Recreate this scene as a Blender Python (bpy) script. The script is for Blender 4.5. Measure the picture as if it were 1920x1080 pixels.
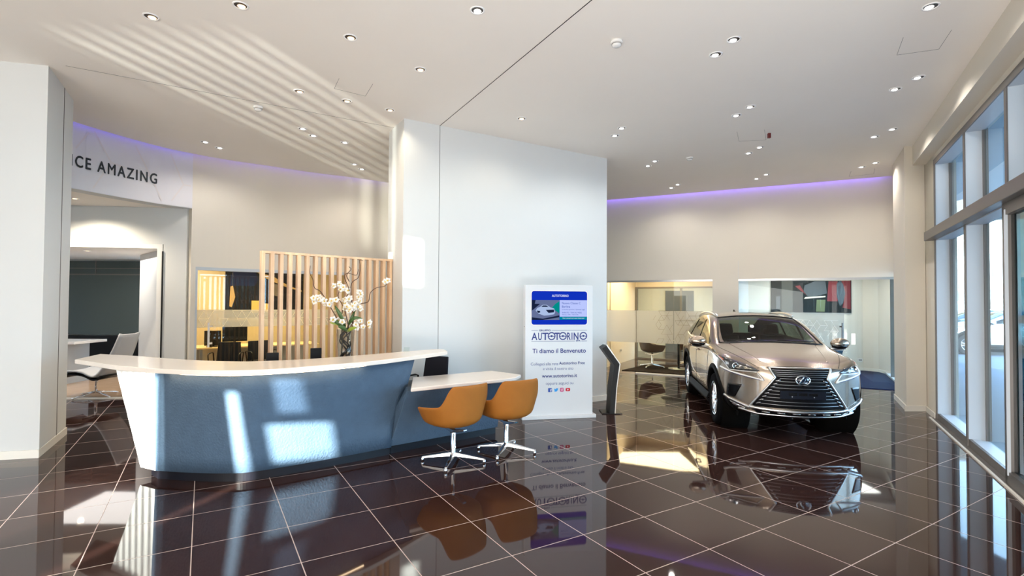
import bpy, bmesh, math, random
from mathutils import Vector, Matrix
from mathutils.bvhtree import BVHTree
for o in list(bpy.data.objects): bpy.data.objects.remove(o)
SC = bpy.context.scene
COL = SC.collection
PI = math.pi
R_ = math.radians
random.seed(7)

# ------------------------------------------------------------------ camera
FPX, CYP, CAMH = 958.9, 548.0, 1.659
_p, _r = R_(1.16), R_(0.34)
_f = Vector((0, math.cos(_p), math.sin(_p))); _x = Vector((1, 0, 0)); _u = _x.cross(_f)
CR = _x*math.cos(_r)+_u*math.sin(_r); CU = -_x*math.sin(_r)+_u*math.cos(_r); CF = _f
cd = bpy.data.cameras.new('camera'); cam = bpy.data.objects.new('camera', cd); COL.objects.link(cam)
cam.matrix_world = Matrix(((CR.x, CU.x, -CF.x, 0), (CR.y, CU.y, -CF.y, 0), (CR.z, CU.z, -CF.z, CAMH), (0, 0, 0, 1)))
cd.sensor_width = 36; cd.lens = FPX/1920*36; cd.shift_y = 8/1920; cd.clip_start = 0.05; cd.clip_end = 500
SC.camera = cam
# ------------------------------------------------------------------ world, sun, exposure
w = bpy.data.worlds.new('world'); SC.world = w; w.use_nodes = True
wn = w.node_tree.nodes; wl = w.node_tree.links
bg = wn['Background']; bg.inputs[1].default_value = 2.6
tc = wn.new('ShaderNodeTexCoord'); sx = wn.new('ShaderNodeSeparateXYZ'); cr = wn.new('ShaderNodeValToRGB')
wl.new(tc.outputs['Generated'], sx.inputs[0]); wl.new(sx.outputs['Z'], cr.inputs[0]); wl.new(cr.outputs[0], bg.inputs[0])
cr.color_ramp.elements[0].position = 0.0; cr.color_ramp.elements[0].color = (1.9, 2.25, 2.7, 1)
cr.color_ramp.elements[1].position = 0.6; cr.color_ramp.elements[1].color = (1.0, 1.6, 2.6, 1)
SUN_AZ, SUN_EL = R_(12), R_(8)
sd = bpy.data.lights.new('sun', 'SUN'); sd.energy = 28; sd.angle = R_(0.55); sd.color = (1, .97, .92)
sun = bpy.data.objects.new('sun', sd); COL.objects.link(sun)
SDIR = Vector((math.sin(SUN_AZ)*math.cos(SUN_EL), math.cos(SUN_AZ)*math.cos(SUN_EL), -math.sin(SUN_EL)))
sun.rotation_euler = SDIR.to_track_quat('-Z', 'Y').to_euler(); sun.location = (0, -6, 6)
def area(name, loc, direction, sx_, sy_, power, color=(1, 1, 1), spread=180):
    d = bpy.data.lights.new(name, 'AREA'); d.shape = 'RECTANGLE'; d.size = sx_; d.size_y = sy_; d.energy = power; d.color = color
    d.spread = R_(spread)
    o = bpy.data.objects.new(name, d); COL.objects.link(o); o.location = loc
    o.rotation_euler = Vector(direction).to_track_quat('-Z', 'Y').to_euler(); return o
area('rear_fill_light', (-3.0, -3.2, 2.2), (0.12, 1, 0.75), 8.0, 3.4, 172, (1, .975, .94))  # added fill lamp in front of the rear wall, brightens the whole room
area('rear_ceiling_fill', (-3.0, -3.2, .35), (0.12, .75, 1), 9.0, .6, 135, (1, .93, .84))  # added upward fill lamp near the floor, brightens the ceiling
area('right_ceiling_fill', (1.6, .4, .35), (.25, .8, 1), 3.0, .6, 85, (1, .95, .92))  # added upward fill lamp on the right, lifts the ceiling there
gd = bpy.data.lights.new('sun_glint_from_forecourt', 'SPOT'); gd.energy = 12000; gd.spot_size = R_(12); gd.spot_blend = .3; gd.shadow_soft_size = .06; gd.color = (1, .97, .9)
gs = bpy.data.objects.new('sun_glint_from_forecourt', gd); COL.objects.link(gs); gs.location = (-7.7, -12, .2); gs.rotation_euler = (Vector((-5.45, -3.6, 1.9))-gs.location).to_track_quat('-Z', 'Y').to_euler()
area('office_ceiling_light', (-5.0, 10.6, 2.5), (0, 0, -1), 2.0, 1.2, 58, (1, .74, .36))
area('lounge_ceiling_light', (-7.6, 10.4, 2.5), (0, 0, -1), 2.4, 1.6, 26, (1, .95, .9))
area('meeting_room_light', (3.6, 13.6, 2.5), (0, 0, -1), 2.2, 1.6, 62, (1, .76, .46))
area('side_office_light', (7.4, 11.9, 2.5), (0, 0, -1), 1.6, 1.0, 22, (1, .96, .93))
vs = SC.view_settings; vs.view_transform = 'Standard'; vs.look = 'None'; vs.gamma = 1; vs.exposure = 1.05; vs.use_curve_mapping = False
SC.cycles.use_denoising = True
SC.cycles.max_bounces = 10; SC.cycles.diffuse_bounces = 5; SC.cycles.glossy_bounces = 5; SC.cycles.transparent_max_bounces = 16
SC.cycles.sample_clamp_indirect = 6; SC.cycles.caustics_reflective = True; SC.cycles.blur_glossy = 0.3

# ------------------------------------------------------------------ pixel -> place helpers (place things where the photo shows them)
def ray(px, py): return (px-960)/FPX*CR + (CYP-py)/FPX*CU + CF
def at(px, py, z=0.0):
    d = ray(px, py); t = (z-CAMH)/d.z; return Vector((d.x*t, d.y*t, z))
def onwall(px, py, P, D):
    n = Vector((-D[1], D[0], 0)); d = ray(px, py); c = Vector((0, 0, CAMH)); t = n.dot(Vector((P[0], P[1], 0))-c)/n.dot(d); return c+d*t
# window wall coordinates
WP = Vector((6.166, 7.441, 0)); WD = Vector((.4976, .8674, 0)); WN = Vector((-.8674, .4976, 0))
def W(s, n, z=0.0): return WP+WD*s+WN*n+Vector((0, 0, z))

# ------------------------------------------------------------------ materials
def mat(name, col, rough=.5, metal=0, spec=.5, emit=None, es=0, coat=0, noise=0, nscale=20, bump=0, bscale=200, ior=1.5):
    m = bpy.data.materials.new(name); m.use_nodes = True; nt = m.node_tree; b = nt.nodes['Principled BSDF']
    c = (*col, 1) if len(col) == 3 else col
    b.inputs['Base Color'].default_value = c; b.inputs['Roughness'].default_value = rough; b.inputs['Metallic'].default_value = metal
    b.inputs['Specular IOR Level'].default_value = spec; b.inputs['IOR'].default_value = ior
    b.inputs['Coat Weight'].default_value = coat; b.inputs['Coat Roughness'].default_value = .03
    if emit: b.inputs['Emission Color'].default_value = (*emit, 1); b.inputs['Emission Strength'].default_value = es
    t = nt.nodes.new('ShaderNodeTexCoord')
    if noise:
        n = nt.nodes.new('ShaderNodeTexNoise'); n.inputs['Scale'].default_value = nscale; n.inputs['Detail'].default_value = 4
        nt.links.new(t.outputs['Object'], n.inputs['Vector'])
        mx = nt.nodes.new('ShaderNodeMix'); mx.data_type = 'RGBA'
        mx.inputs[6].default_value = tuple(max(0, v*(1-noise)) for v in c[:3])+(1,); mx.inputs[7].default_value = tuple(min(1, v*(1+noise)) for v in c[:3])+(1,)
        nt.links.new(n.outputs['Fac'], mx.inputs[0]); nt.links.new(mx.outputs[2], b.inputs['Base Color'])
    if bump:
        n = nt.nodes.new('ShaderNodeTexNoise'); n.inputs['Scale'].default_value = bscale; n.inputs['Detail'].default_value = 3
        nt.links.new(t.outputs['Object'], n.inputs['Vector'])
        bp = nt.nodes.new('ShaderNodeBump'); bp.inputs['Strength'].default_value = bump; bp.inputs['Distance'].default_value = .01
        nt.links.new(n.outputs['Fac'], bp.inputs['Height']); nt.links.new(bp.outputs[0], b.inputs['Normal'])
    return m
def glass(name, tint=(.8, .9, .9), refl=1.0, diffuse=0.0, dcol=(.9, .9, .9)):
    m = bpy.data.materials.new(name); m.use_nodes = True; nt = m.node_tree; nt.nodes.clear()
    out = nt.nodes.new('ShaderNodeOutputMaterial'); tr = nt.nodes.new('ShaderNodeBsdfTransparent'); gl = nt.nodes.new('ShaderNodeBsdfGlossy')
    fr = nt.nodes.new('ShaderNodeLayerWeight'); fr.inputs[0].default_value = .5; mx = nt.nodes.new('ShaderNodeMixShader')
    tr.inputs[0].default_value = (*tint, 1); gl.inputs['Roughness'].default_value = 0.0
    ml = nt.nodes.new('ShaderNodeMath'); ml.operation = 'MULTIPLY'; ml.use_clamp = True; ml.inputs[1].default_value = .9*refl
    pw = nt.nodes.new('ShaderNodeMath'); pw.operation = 'POWER'; pw.inputs[1].default_value = 5; nt.links.new(fr.outputs['Facing'], pw.inputs[0]); ad = nt.nodes.new('ShaderNodeMath'); ad.inputs[1].default_value = .035; nt.links.new(pw.outputs[0], ad.inputs[0])
    nt.links.new(ad.outputs[0], ml.inputs[0]); nt.links.new(ml.outputs[0], mx.inputs[0])
    base = tr
    if diffuse:
        df = nt.nodes.new('ShaderNodeBsdfDiffuse'); df.inputs[0].default_value = (*dcol, 1); tl = nt.nodes.new('ShaderNodeBsdfTranslucent'); tl.inputs[0].default_value = (*dcol, 1)
        m2 = nt.nodes.new('ShaderNodeMixShader'); nt.links.new(df.outputs[0], m2.inputs[1]); nt.links.new(tl.outputs[0], m2.inputs[2]); m2.inputs[0].default_value = .5
        m3 = nt.nodes.new('ShaderNodeMixShader'); m3.inputs[0].default_value = diffuse; nt.links.new(tr.outputs[0], m3.inputs[1]); nt.links.new(m2.outputs[0], m3.inputs[2]); base = m3
    nt.links.new(base.outputs[0], mx.inputs[1]); nt.links.new(gl.outputs[0], mx.inputs[2]); nt.links.new(mx.outputs[0], out.inputs[0])
    return m
def emis(name, col, s):
    m = bpy.data.materials.new(name); m.use_nodes = True; nt = m.node_tree; nt.nodes.clear()
    out = nt.nodes.new('ShaderNodeOutputMaterial'); e = nt.nodes.new('ShaderNodeEmission'); e.inputs[0].default_value = (*col, 1); e.inputs[1].default_value = s
    nt.links.new(e.outputs[0], out.inputs[0]); return m
def floor_mat():
    m = bpy.data.materials.new('floor_tiles'); m.use_nodes = True; nt = m.node_tree; N = nt.nodes; L = nt.links; b = N['Principled BSDF']
    t = N.new('ShaderNodeTexCoord'); s = N.new('ShaderNodeSeparateXYZ'); L.new(t.outputs['Object'], s.inputs[0])
    T = 0.6
    def math_(op, a, b_=None, c=None):
        n = N.new('ShaderNodeMath'); n.operation = op
        for i, v in enumerate((a, b_, c)):
            if v is None: continue
            if isinstance(v, (int, float)): n.inputs[i].default_value = v
            else: L.new(v, n.inputs[i])
        return n.outputs[0]
    us = []
    for ax, off in (('X', 2.358), ('Y', 2.296)):
        us.append(math_('DIVIDE', math_('SUBTRACT', s.outputs[ax], off), T))
    ds = [math_('PINGPONG', u, .5) for u in us]
    g = math_('LESS_THAN', math_('MINIMUM', ds[0], ds[1]), .0032/T)
    cells = N.new('ShaderNodeCombineXYZ'); L.new(math_('FLOOR', us[0]), cells.inputs[0]); L.new(math_('FLOOR', us[1]), cells.inputs[1])
    wnz = N.new('ShaderNodeTexWhiteNoise'); wnz.noise_dimensions = '2D'; L.new(cells.outputs[0], wnz.inputs['Vector'])
    nz = N.new('ShaderNodeTexNoise'); nz.inputs['Scale'].default_value = 3.5; nz.inputs['Detail'].default_value = 6; L.new(t.outputs['Object'], nz.inputs['Vector'])
    k = math_('ADD', math_('MULTIPLY', wnz.outputs['Value'], .3), math_('MULTIPLY', nz.outputs['Fac'], .7))
    mx = N.new('ShaderNodeMix'); mx.data_type = 'RGBA'; mx.inputs[6].default_value = (.022, .0092, .0077, 1); mx.inputs[7].default_value = (.050, .024, .020, 1); L.new(k, mx.inputs[0])
    m2 = N.new('ShaderNodeMix'); m2.data_type = 'RGBA'; L.new(g, m2.inputs[0]); L.new(mx.outputs[2], m2.inputs[6]); m2.inputs[7].default_value = (.50, .40, .36, 1)
    L.new(m2.outputs[2], b.inputs['Base Color'])
    L.new(math_('ADD', math_('MULTIPLY', g, .4), .035), b.inputs['Roughness']); b.inputs['IOR'].default_value = 1.5; b.inputs['Specular IOR Level'].default_value = .30
    bp = N.new('ShaderNodeBump'); bp.inputs['Strength'].default_value = .015; bp.inputs['Distance'].default_value = .01
    n3 = N.new('ShaderNodeTexNoise'); n3.inputs['Scale'].default_value = 2.0; L.new(t.outputs['Object'], n3.inputs['Vector']); L.new(n3.outputs['Fac'], bp.inputs['Height']); L.new(bp.outputs[0], b.inputs['Normal'])
    return m
def wood_mat(name, a, b_, sc=(30, 30, 2), rough=.5):
    m = bpy.data.materials.new(name); m.use_nodes = True; nt = m.node_tree; N = nt.nodes; L = nt.links; b = N['Principled BSDF']
    t = N.new('ShaderNodeTexCoord'); mp = N.new('ShaderNodeMapping'); mp.inputs['Scale'].default_value = sc; L.new(t.outputs['Object'], mp.inputs[0])
    n = N.new('ShaderNodeTexNoise'); n.inputs['Scale'].default_value = 1; n.inputs['Detail'].default_value = 6; L.new(mp.outputs[0], n.inputs['Vector'])
    c = N.new('ShaderNodeValToRGB'); c.color_ramp.elements[0].position = .3; c.color_ramp.elements[1].position = .7
    c.color_ramp.elements[0].color = (*a, 1); c.color_ramp.elements[1].color = (*b_, 1); L.new(n.outputs['Fac'], c.inputs[0]); L.new(c.outputs[0], b.inputs['Base Color'])
    b.inputs['Roughness'].default_value = rough; return m
M = dict(
    wall=mat('plaster_cream', (.74, .69, .60), .85, noise=.02, nscale=2), walld=mat('plaster_grey_white', (.68, .69, .68), .8, noise=.02, nscale=2),
    ceil=mat('ceiling_paint', (.92, .87, .81), .9, noise=.02, nscale=1.5), base=mat('skirting_white', (.82, .79, .72), .4),
    floor=floor_mat(), white=mat('gloss_white', (.86, .85, .83), .18, coat=.4), counter_top=mat('counter_top_white', (.84, .76, .68), .22, coat=.3, noise=.03, nscale=3),
    leather=mat('blue_grey_leather', (.070, .115, .175), .7, spec=.3, noise=.15, nscale=9, bump=.7, bscale=48), plinth=mat('black_plinth', (.006, .006, .010), .3, spec=.3),
    amber=mat('tan_leather', (.34, .120, .016), .65, spec=.25, noise=.08, nscale=14, bump=.12, bscale=500), chrome=mat('polished_chrome', (.86, .88, .92), .07, 1),
    steel=mat('brushed_steel', (.5, .5, .5), .3, 1), black=mat('black_plastic', (.005, .005, .006), .45, spec=.3), dark=mat('dark_fabric', (.013, .014, .022), .85, spec=.2, bump=.2, bscale=300),
    frame=mat('bronze_grey_frame', (.16, .145, .135), .4, .3), reveal=mat('pale_frame_cladding', (.52, .57, .62), .45),
    oak=wood_mat('pale_oak', (.62, .40, .235), (.74, .52, .33)), oakfloor=wood_mat('lounge_floor_oak', (.42, .28, .17), (.55, .38, .25), (4, 40, 4), .25),
    clear=glass('clear_glass', (.93, .96, .94), 1), street=glass('street_glass', (.78, .90, .93), 1), door_glass=glass('door_glass', (.16, .30, .33), 1.4),
    frost=glass('frosted_film', (.80, .80, .78), .6, .42, (.85, .84, .80)), line=mat('film_lines', (.22, .19, .15), .6), pline=mat('pale_film_lines', (.9, .82, .6), .6),
    navy=mat('navy_carpet', (.008, .013, .045), .95, spec=.1, noise=.25, nscale=150), rug=mat('dark_brown_rug', (.02, .012, .008), .95, spec=.1, noise=.3, nscale=120),
    banner=mat('banner_grey', (.72, .71, .74), .75, noise=.03, nscale=1), bline=mat('banner_lines', (.72, .68, .68), .7), ink=mat('ink_black', (.012, .02, .03), .5),
    blue=mat('print_blue', (.012, .03, .20), .5), blue2=mat('print_mid_blue', (.06, .10, .30), .5),
    purple=emis('violet_led', (.20, .11, 1.0), 8.0), warmled=emis('warm_led', (1.0, .72, .45), 6.0), lampglow=emis('lamp_glow', (1, .95, .90), 2.6), lampglow2=emis('lamp_glow_warm', (1, .66, .36), 1.6),
    trim_in=mat('lamp_recess_black', (.03, .025, .025), .4), lampring=mat('lamp_ring_white', (.9, .9, .9), .35),
    tan=mat('office_wall_tan', (.62, .50, .30), .8), beige=mat('meeting_wall_beige', (.72, .62, .47), .8), cabinet=mat('cream_cabinet', (.75, .56, .30), .5),
    greyglass=mat('grey_back_painted_glass', (.085, .105, .10), .5, spec=.15), grey=mat('grey_laminate', (.45, .46, .46), .5),
    asphalt=mat('asphalt', (.075, .092, .12), .8, noise=.15, nscale=.6), bwhite=mat('white_render', (.42, .42, .40), .8), bpane=mat('pale_window_panes', (.10, .13, .15), .2), roof=mat('roof_tile_tan', (.16, .11, .07), .8),
    petal=mat('orchid_petal', (.88, .84, .78), .6), yel=mat('orchid_centre', (.75, .5, .05), .6), leaf=mat('leaf_green', (.05, .11, .025), .35), leafy=mat('leaf_yellow_green', (.28, .36, .04), .4), twig=mat('twig_brown', (.10, .05, .03), .7), twigd=mat('twig_dark', (.035, .025, .02), .6),
)

# ------------------------------------------------------------------ mesh builder
class MB:
    def __init__(s): s.v = []; s.f = []; s.m = []; s.cur = 0; s.sm = []
    def mi(s, i): s.cur = i; return s
    def add(s, vs, fs, smooth=False):
        b = len(s.v); s.v += [tuple(v) for v in vs]
        for f in fs: s.f.append([b+i for i in f]); s.m.append(s.cur); s.sm.append(smooth)
        return s
    def box(s, x0, x1, y0, y1, z0, z1):
        return s.add([(x, y, z) for z in (z0, z1) for y in (y0, y1) for x in (x0, x1)], [(0, 2, 3, 1), (4, 5, 7, 6), (0, 1, 5, 4), (2, 6, 7, 3), (0, 4, 6, 2), (1, 3, 7, 5)])
    def hexa(s, p):   # 8 points: bottom 4 ccw then top 4
        return s.add(p, [(3, 2, 1, 0), (4, 5, 6, 7), (0, 1, 5, 4), (1, 2, 6, 5), (2, 3, 7, 6), (3, 0, 4, 7)])
    def seg(s, a, b, th, z0, z1):   # wall piece from a to b, thickness to the left of a->b
        a = Vector(a[:2]); b = Vector(b[:2]); d = (b-a).normalized(); n = Vector((-d.y, d.x))*th
        q = [a, b, b+n, a+n]
        if th < 0: q = q[::-1]
        return s.hexa([(v.x, v.y, z0) for v in q]+[(v.x, v.y, z1) for v in q])
    def prism(s, poly, z0, z1):
        n = len(poly); ar = sum(poly[i][0]*poly[(i+1) % n][1]-poly[(i+1) % n][0]*poly[i][1] for i in range(n))
        if ar < 0: poly = poly[::-1]
        v = [(p[0], p[1], z0) for p in poly]+[(p[0], p[1], z1) for p in poly]
        return s.add(v, [tuple(range(n))[::-1], tuple(range(n, 2*n))]+[(i, (i+1) % n, n+(i+1) % n, n+i) for i in range(n)])
    def wbox(s, s0, s1, n0, n1, z0, z1):
        if n0 > n1: n0, n1 = n1, n0
        p = [W(s0, n0), W(s0, n1), W(s1, n1), W(s1, n0)]
        if ((p[1]-p[0]).cross(p[2]-p[1])).z < 0: p = p[::-1]
        return s.hexa([(q.x, q.y, z0) for q in p]+[(q.x, q.y, z1) for q in p])
    def lathe(s, prof, seg=24, c=(0, 0, 0), ax='z', cap=True):
        n = len(prof); vs_ = []
        for i in range(seg):
            a = 2*PI*i/seg; ca, sa = math.cos(a), math.sin(a)
            for r, h in prof:
                if ax == 'z': vs_.append((c[0]+r*ca, c[1]+r*sa, c[2]+h))
                elif ax == 'y': vs_.append((c[0]+r*sa, c[1]+h, c[2]+r*ca))
                else: vs_.append((c[0]+h, c[1]+r*ca, c[2]+r*sa))
        fs = []
        for i in range(seg):
            j = (i+1) % seg
            for k in range(n-1): fs.append((i*n+k, j*n+k, j*n+k+1, i*n+k+1))
        s.add(vs_, fs, True)
        if cap:
            b = len(s.v)-len(vs_)
            for k, fl in ((0, True), (n-1, False)):
                if prof[k][0] > 1e-5:
                    ring = [b+i*n+k for i in range(seg)]
                    s.f.append(ring[::-1] if fl else ring); s.m.append(s.cur); s.sm.append(False)
        return s
    def tube(s, pts, r, seg=8, r2=None):
        pts = [Vector(p) for p in pts]; n = len(pts); vs_ = []; up = Vector((0, 0, 1)); pr = None
        for i, p in enumerate(pts):
            d = (pts[min(i+1, n-1)]-pts[max(i-1, 0)]).normalized()
            if pr is None: a = d.cross(up) if abs(d.z) < .95 else d.cross(Vector((1, 0, 0)))
            else: a = pr-d*pr.dot(d)
            a.normalize(); pr = a; b = d.cross(a)
            rr = r if r2 is None else r+(r2-r)*i/(n-1)
            for k in range(seg):
                t = 2*PI*k/seg; vs_.append(p+(a*math.cos(t)+b*math.sin(t))*rr)
        fs = [(i*seg+k, i*seg+(k+1) % seg, (i+1)*seg+(k+1) % seg, (i+1)*seg+k) for i in range(n-1) for k in range(seg)]
        fs += [tuple(range(seg))[::-1], tuple((n-1)*seg+k for k in range(seg))]
        return s.add(vs_, fs, True)
    def ball(s, c, rx, ry=None, rz=None, seg=12):
        ry = ry or rx; rz = rz or rx; n = seg//2; vs_ = []
        for i in range(n+1):
            a = PI*i/n
            for k in range(seg):
                t = 2*PI*k/seg; vs_.append((c[0]+rx*math.sin(a)*math.cos(t), c[1]+ry*math.sin(a)*math.sin(t), c[2]-rz*math.cos(a)))
        return s.add(vs_, [(i*seg+k, i*seg+(k+1) % seg, (i+1)*seg+(k+1) % seg, (i+1)*seg+k) for i in range(n) for k in range(seg)], True)
    def grid(s, rows, smooth=True, closed=False):
        n = len(rows[0]); vs_ = [p for r in rows for p in r]; fs = []
        for i in range(len(rows)-1):
            for k in range(n if closed else n-1): fs.append((i*n+k, i*n+(k+1) % n, (i+1)*n+(k+1) % n, (i+1)*n+k))
        return s.add(vs_, fs, smooth)
    def mesh(s, me):
        b = len(s.v); s.v += [tuple(v.co) for v in me.vertices]
        for p in me.polygons: s.f.append([b+i for i in p.vertices]); s.m.append(s.cur); s.sm.append(False)
        return s
    def xf(s, mtx, start=0):
        for i in range(start, len(s.v)): s.v[i] = tuple(mtx @ Vector(s.v[i]))
        return s
def obj(name, mb, mats, parent=None, bevel=0, bseg=2, loc=None, subsurf=0, solid=0, merge=True, label=None):
    me = bpy.data.meshes.new(name); me.from_pydata(mb.v, [], mb.f)
    if not isinstance(mats, (list, tuple)): mats = [mats]
    for m in mats: me.materials.append(m)
    for p, mi, sm in zip(me.polygons, mb.m, mb.sm): p.material_index = mi; p.use_smooth = sm
    if merge:
        bm = bmesh.new(); bm.from_mesh(me); bmesh.ops.remove_doubles(bm, verts=bm.verts, dist=1e-5); bmesh.ops.recalc_face_normals(bm, faces=bm.faces); bm.to_mesh(me); bm.free()
    o = bpy.data.objects.new(name, me); COL.objects.link(o)
    if parent: o.parent = parent
    if loc: o.location = loc
    if solid: md = o.modifiers.new('solid', 'SOLIDIFY'); md.thickness = solid; md.offset = 0
    if subsurf: md = o.modifiers.new('sub', 'SUBSURF'); md.levels = subsurf; md.render_levels = subsurf
    if bevel:
        md = o.modifiers.new('bevel', 'BEVEL'); md.width = bevel; md.segments = bseg; md.limit_method = 'ANGLE'; md.angle_limit = R_(40)
        md.harden_normals = False
    if label: o['label'] = label
    return o
def tag(o, label, cat, group=None):
    o['label'] = label; o['category'] = cat
    if group: o['group'] = group
    return o
def thing(name, label, cat, loc=(0, 0, 0), rotz=0, group=None):
    o = bpy.data.objects.new(name, None); COL.objects.link(o); o.location = loc; o.rotation_euler = (0, 0, rotz); o.empty_display_size = .1
    return tag(o, label, cat, group)
def struct(name, mb, m, parent=None, **k):
    o = obj(name, mb, m, parent, **k)
    if parent is None: o['kind'] = 'structure'
    return o
def copy_thing(root, loc, rotz, label, group=None):
    r = root.copy(); COL.objects.link(r); r.location = loc; r.rotation_euler = (0, 0, rotz); r['label'] = label
    if group: r['group'] = group
    for ch in list(root.children):
        c = ch.copy(); COL.objects.link(c); c.parent = r
        for g in ch.children: d = g.copy(); COL.objects.link(d); d.parent = c
    return r
def text_mesh(s, x0, x1, base, bold=0.0, depth=.001, height=None, center=None, spacing=1.0):
    """flat lettering in XY, fitted to x0..x1 (or to a cap height)"""
    cu = bpy.data.curves.new('t', 'FONT'); cu.body = s; cu.size = 1; cu.extrude = 0; cu.offset = bold; cu.space_character = spacing; cu.resolution_u = 3
    o = bpy.data.objects.new('t', cu); COL.objects.link(o); bpy.context.view_layer.update()
    me = bpy.data.meshes.new_from_object(o.evaluated_get(bpy.context.evaluated_depsgraph_get()))
    bpy.data.objects.remove(o)
    xs = [v.co.x for v in me.vertices]; k = (x1-x0)/(max(xs)-min(xs)) if x1 is not None else height/.73
    ky = k if height is None else height/.73
    mx = min(xs)
    for v in me.vertices: v.co = Vector((x0+(v.co.x-mx)*k, base+v.co.y*ky, 0))
    if center is not None:
        xs = [v.co.x for v in me.vertices]; d = center-(min(xs)+max(xs))/2
        for v in me.vertices: v.co.x += d
    return me
def cr_spline(pts, n):
    pts = [Vector(p) for p in pts]; out = []
    P = [pts[0]*2-pts[1]]+pts+[pts[-1]*2-pts[-2]]
    for i in range(1, len(P)-2):
        for k in range(n):
            t = k/n; a, b, c, d = P[i-1], P[i], P[i+1], P[i+2]
            out.append(.5*((2*b)+(-a+c)*t+(2*a-5*b+4*c-d)*t*t+(-a+3*b-3*c+d)*t**3))
    out.append(pts[-1]); return out

H = 4.16
# ================================================================== SETTING
f = MB(); f.box(-30, 24, -22, 30, -.12, 0)
fl = struct('floor', f, M['floor']); fl.rotation_euler = (0, 0, R_(31.10))
g = MB(); g.box(-90, 90, -60, 120, -.2, -.125); struct('ground_outside', g, M['asphalt'])
# street level sits flush against the window line, a step below the tiles
g = MB(); p = [W(-14, -.2), W(60, -.2), W(60, -60), W(-14, -60)]; g.prism([(q.x, q.y) for q in p], -.11, .004); struct('ground_street', g, M['asphalt'])

# ceiling with a cove slot along the back walls
curve = cr_spline([(-6.30, 6.4), (-6.243, 7.208), (-5.872, 8.212), (-5.522, 8.711), (-5.088, 9.132), (-4.586, 9.482), (-3.972, 9.939), (-3.268, 10.352), (-2.639, 10.80)], 6)
BW0 = Vector((7.577, 9.880)); BWD = Vector((-.8975, .4409)); BWD.normalize()     # back wall, running right to left
def BW(t): return BW0+BWD*t
def off(poly, d):
    out = []
    for i, p in enumerate(poly):
        a = Vector(poly[max(i-1, 0)]); b = Vector(poly[min(i+1, len(poly)-1)]); t = (b-a).normalized(); n = Vector((t.y, -t.x)); out.append(Vector(p)+n*d)
    return out
cin = off(curve, .10)      # towards the showroom
bk = [BW(0.0)+Vector((.0, -.0)), BW(6.5)]
bin_ = [BW(-.3)-Vector((BWD.y, -BWD.x))*-.0, BW(6.5)]
bwn = Vector((BWD.y, -BWD.x))      # normal; make it point to the camera
if bwn.y > 0: bwn = -bwn
poly = [W(-14, -.02), W(2.9, -.02)]
poly = [(q.x, q.y) for q in poly]+[tuple(BW(-.0)+bwn*.10), tuple(BW(6.6)+bwn*.10)]+[tuple(q) for q in cin[::-1]]+[(-9.5, 6.3), (-9.5, -4.2)]
g = MB(); g.prism(poly, H, H+.12); struct('ceiling', g, M['ceil'])
g = MB()   # slab above the cove
g.box(-12, 12, -6, 20, H+.32, H+.45); struct('ceiling_slab', g, M['walld'])
# LED strips lying on the ceiling edge, hidden from below
g = MB()
a = BW(.3)+bwn*.13; b = BW(6.4)+bwn*.13
g.seg(a, b, -.05, H+.125, H+.145)
t = thing('cove_light', 'violet LED strip in ceiling cove above the glass offices', 'cove light'); obj('strip', g, M['purple'], t)
g = MB(); cc = off(curve, .13)
for i in range(len(cc)-1): g.seg(cc[i], cc[i+1], -.04, H+.125, H+.145)
t = thing('cove_light', 'violet LED strip in curved ceiling cove above the amazing banner', 'cove light'); obj('strip', g, M['purple'], t)

# curved wall on the left
def curve_at(px, z=2.0, off_=0):
    """point of the curved wall seen at this column of the photo"""
    k = (px-960)/FPX; best = None
    for i in range(len(curve)-1):
        a, b = curve[i], curve[i+1]; fa = a.x-k*a.y; fb = b.x-k*b.y
        if fa*fb <= 0 and fa != fb: best = a+(b-a)*(fa/(fa-fb))
    return best
cL = curve_at(357); cG0 = curve_at(366); cG1 = curve_at(652)
def sub(a, b):
    """stretch of the curve between two of its points"""
    def par(p):
        bi = min(range(len(curve)-1), key=lambda i: abs((p-curve[i]).length+(p-curve[i+1]).length-(curve[i+1]-curve[i]).length)); return bi
    i, j = par(a), par(b); return [a]+[curve[k] for k in range(i+1, j+1)]+[b]
def strip(mb, pts, th, z0, z1):
    n = len(pts); back = off(pts, -th); poly = [tuple(p) for p in pts]+[tuple(p) for p in back[::-1]]
    v = [(p[0], p[1], z0) for p in poly]+[(p[0], p[1], z1) for p in poly]; N_ = len(poly)
    fs = [(i, (i+1) % N_, N_+(i+1) % N_, N_+i) for i in range(N_)]
    for i in range(n-1): j = N_-1-i; fs += [(i, j, j-1, i+1), (N_+i, N_+i+1, N_+j-1, N_+j)]
    mb.add(v, fs); return mb
g = MB(); strip(g, sub(cL, cG0), .22, 0, H+.32); strip(g, sub(cG0, cG1), .22, 2.24, H+.32); strip(g, sub(cG1, curve[-1]), .22, 0, H+.32)
g.seg(curve[-1], (-.5, 12.3), .22, 0, H+.32); g.seg((-.5, 12.3), BW(6.5), .22, 0, H+.32)
struct('wall_curved', g, M['wall'])
bsegs = sub(curve[0]+Vector((0, .001)), cL)
g = MB(); strip(g, bsegs, .22, 3.24, H+.32); struct('wall_fascia', g, M['walld'])
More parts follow.
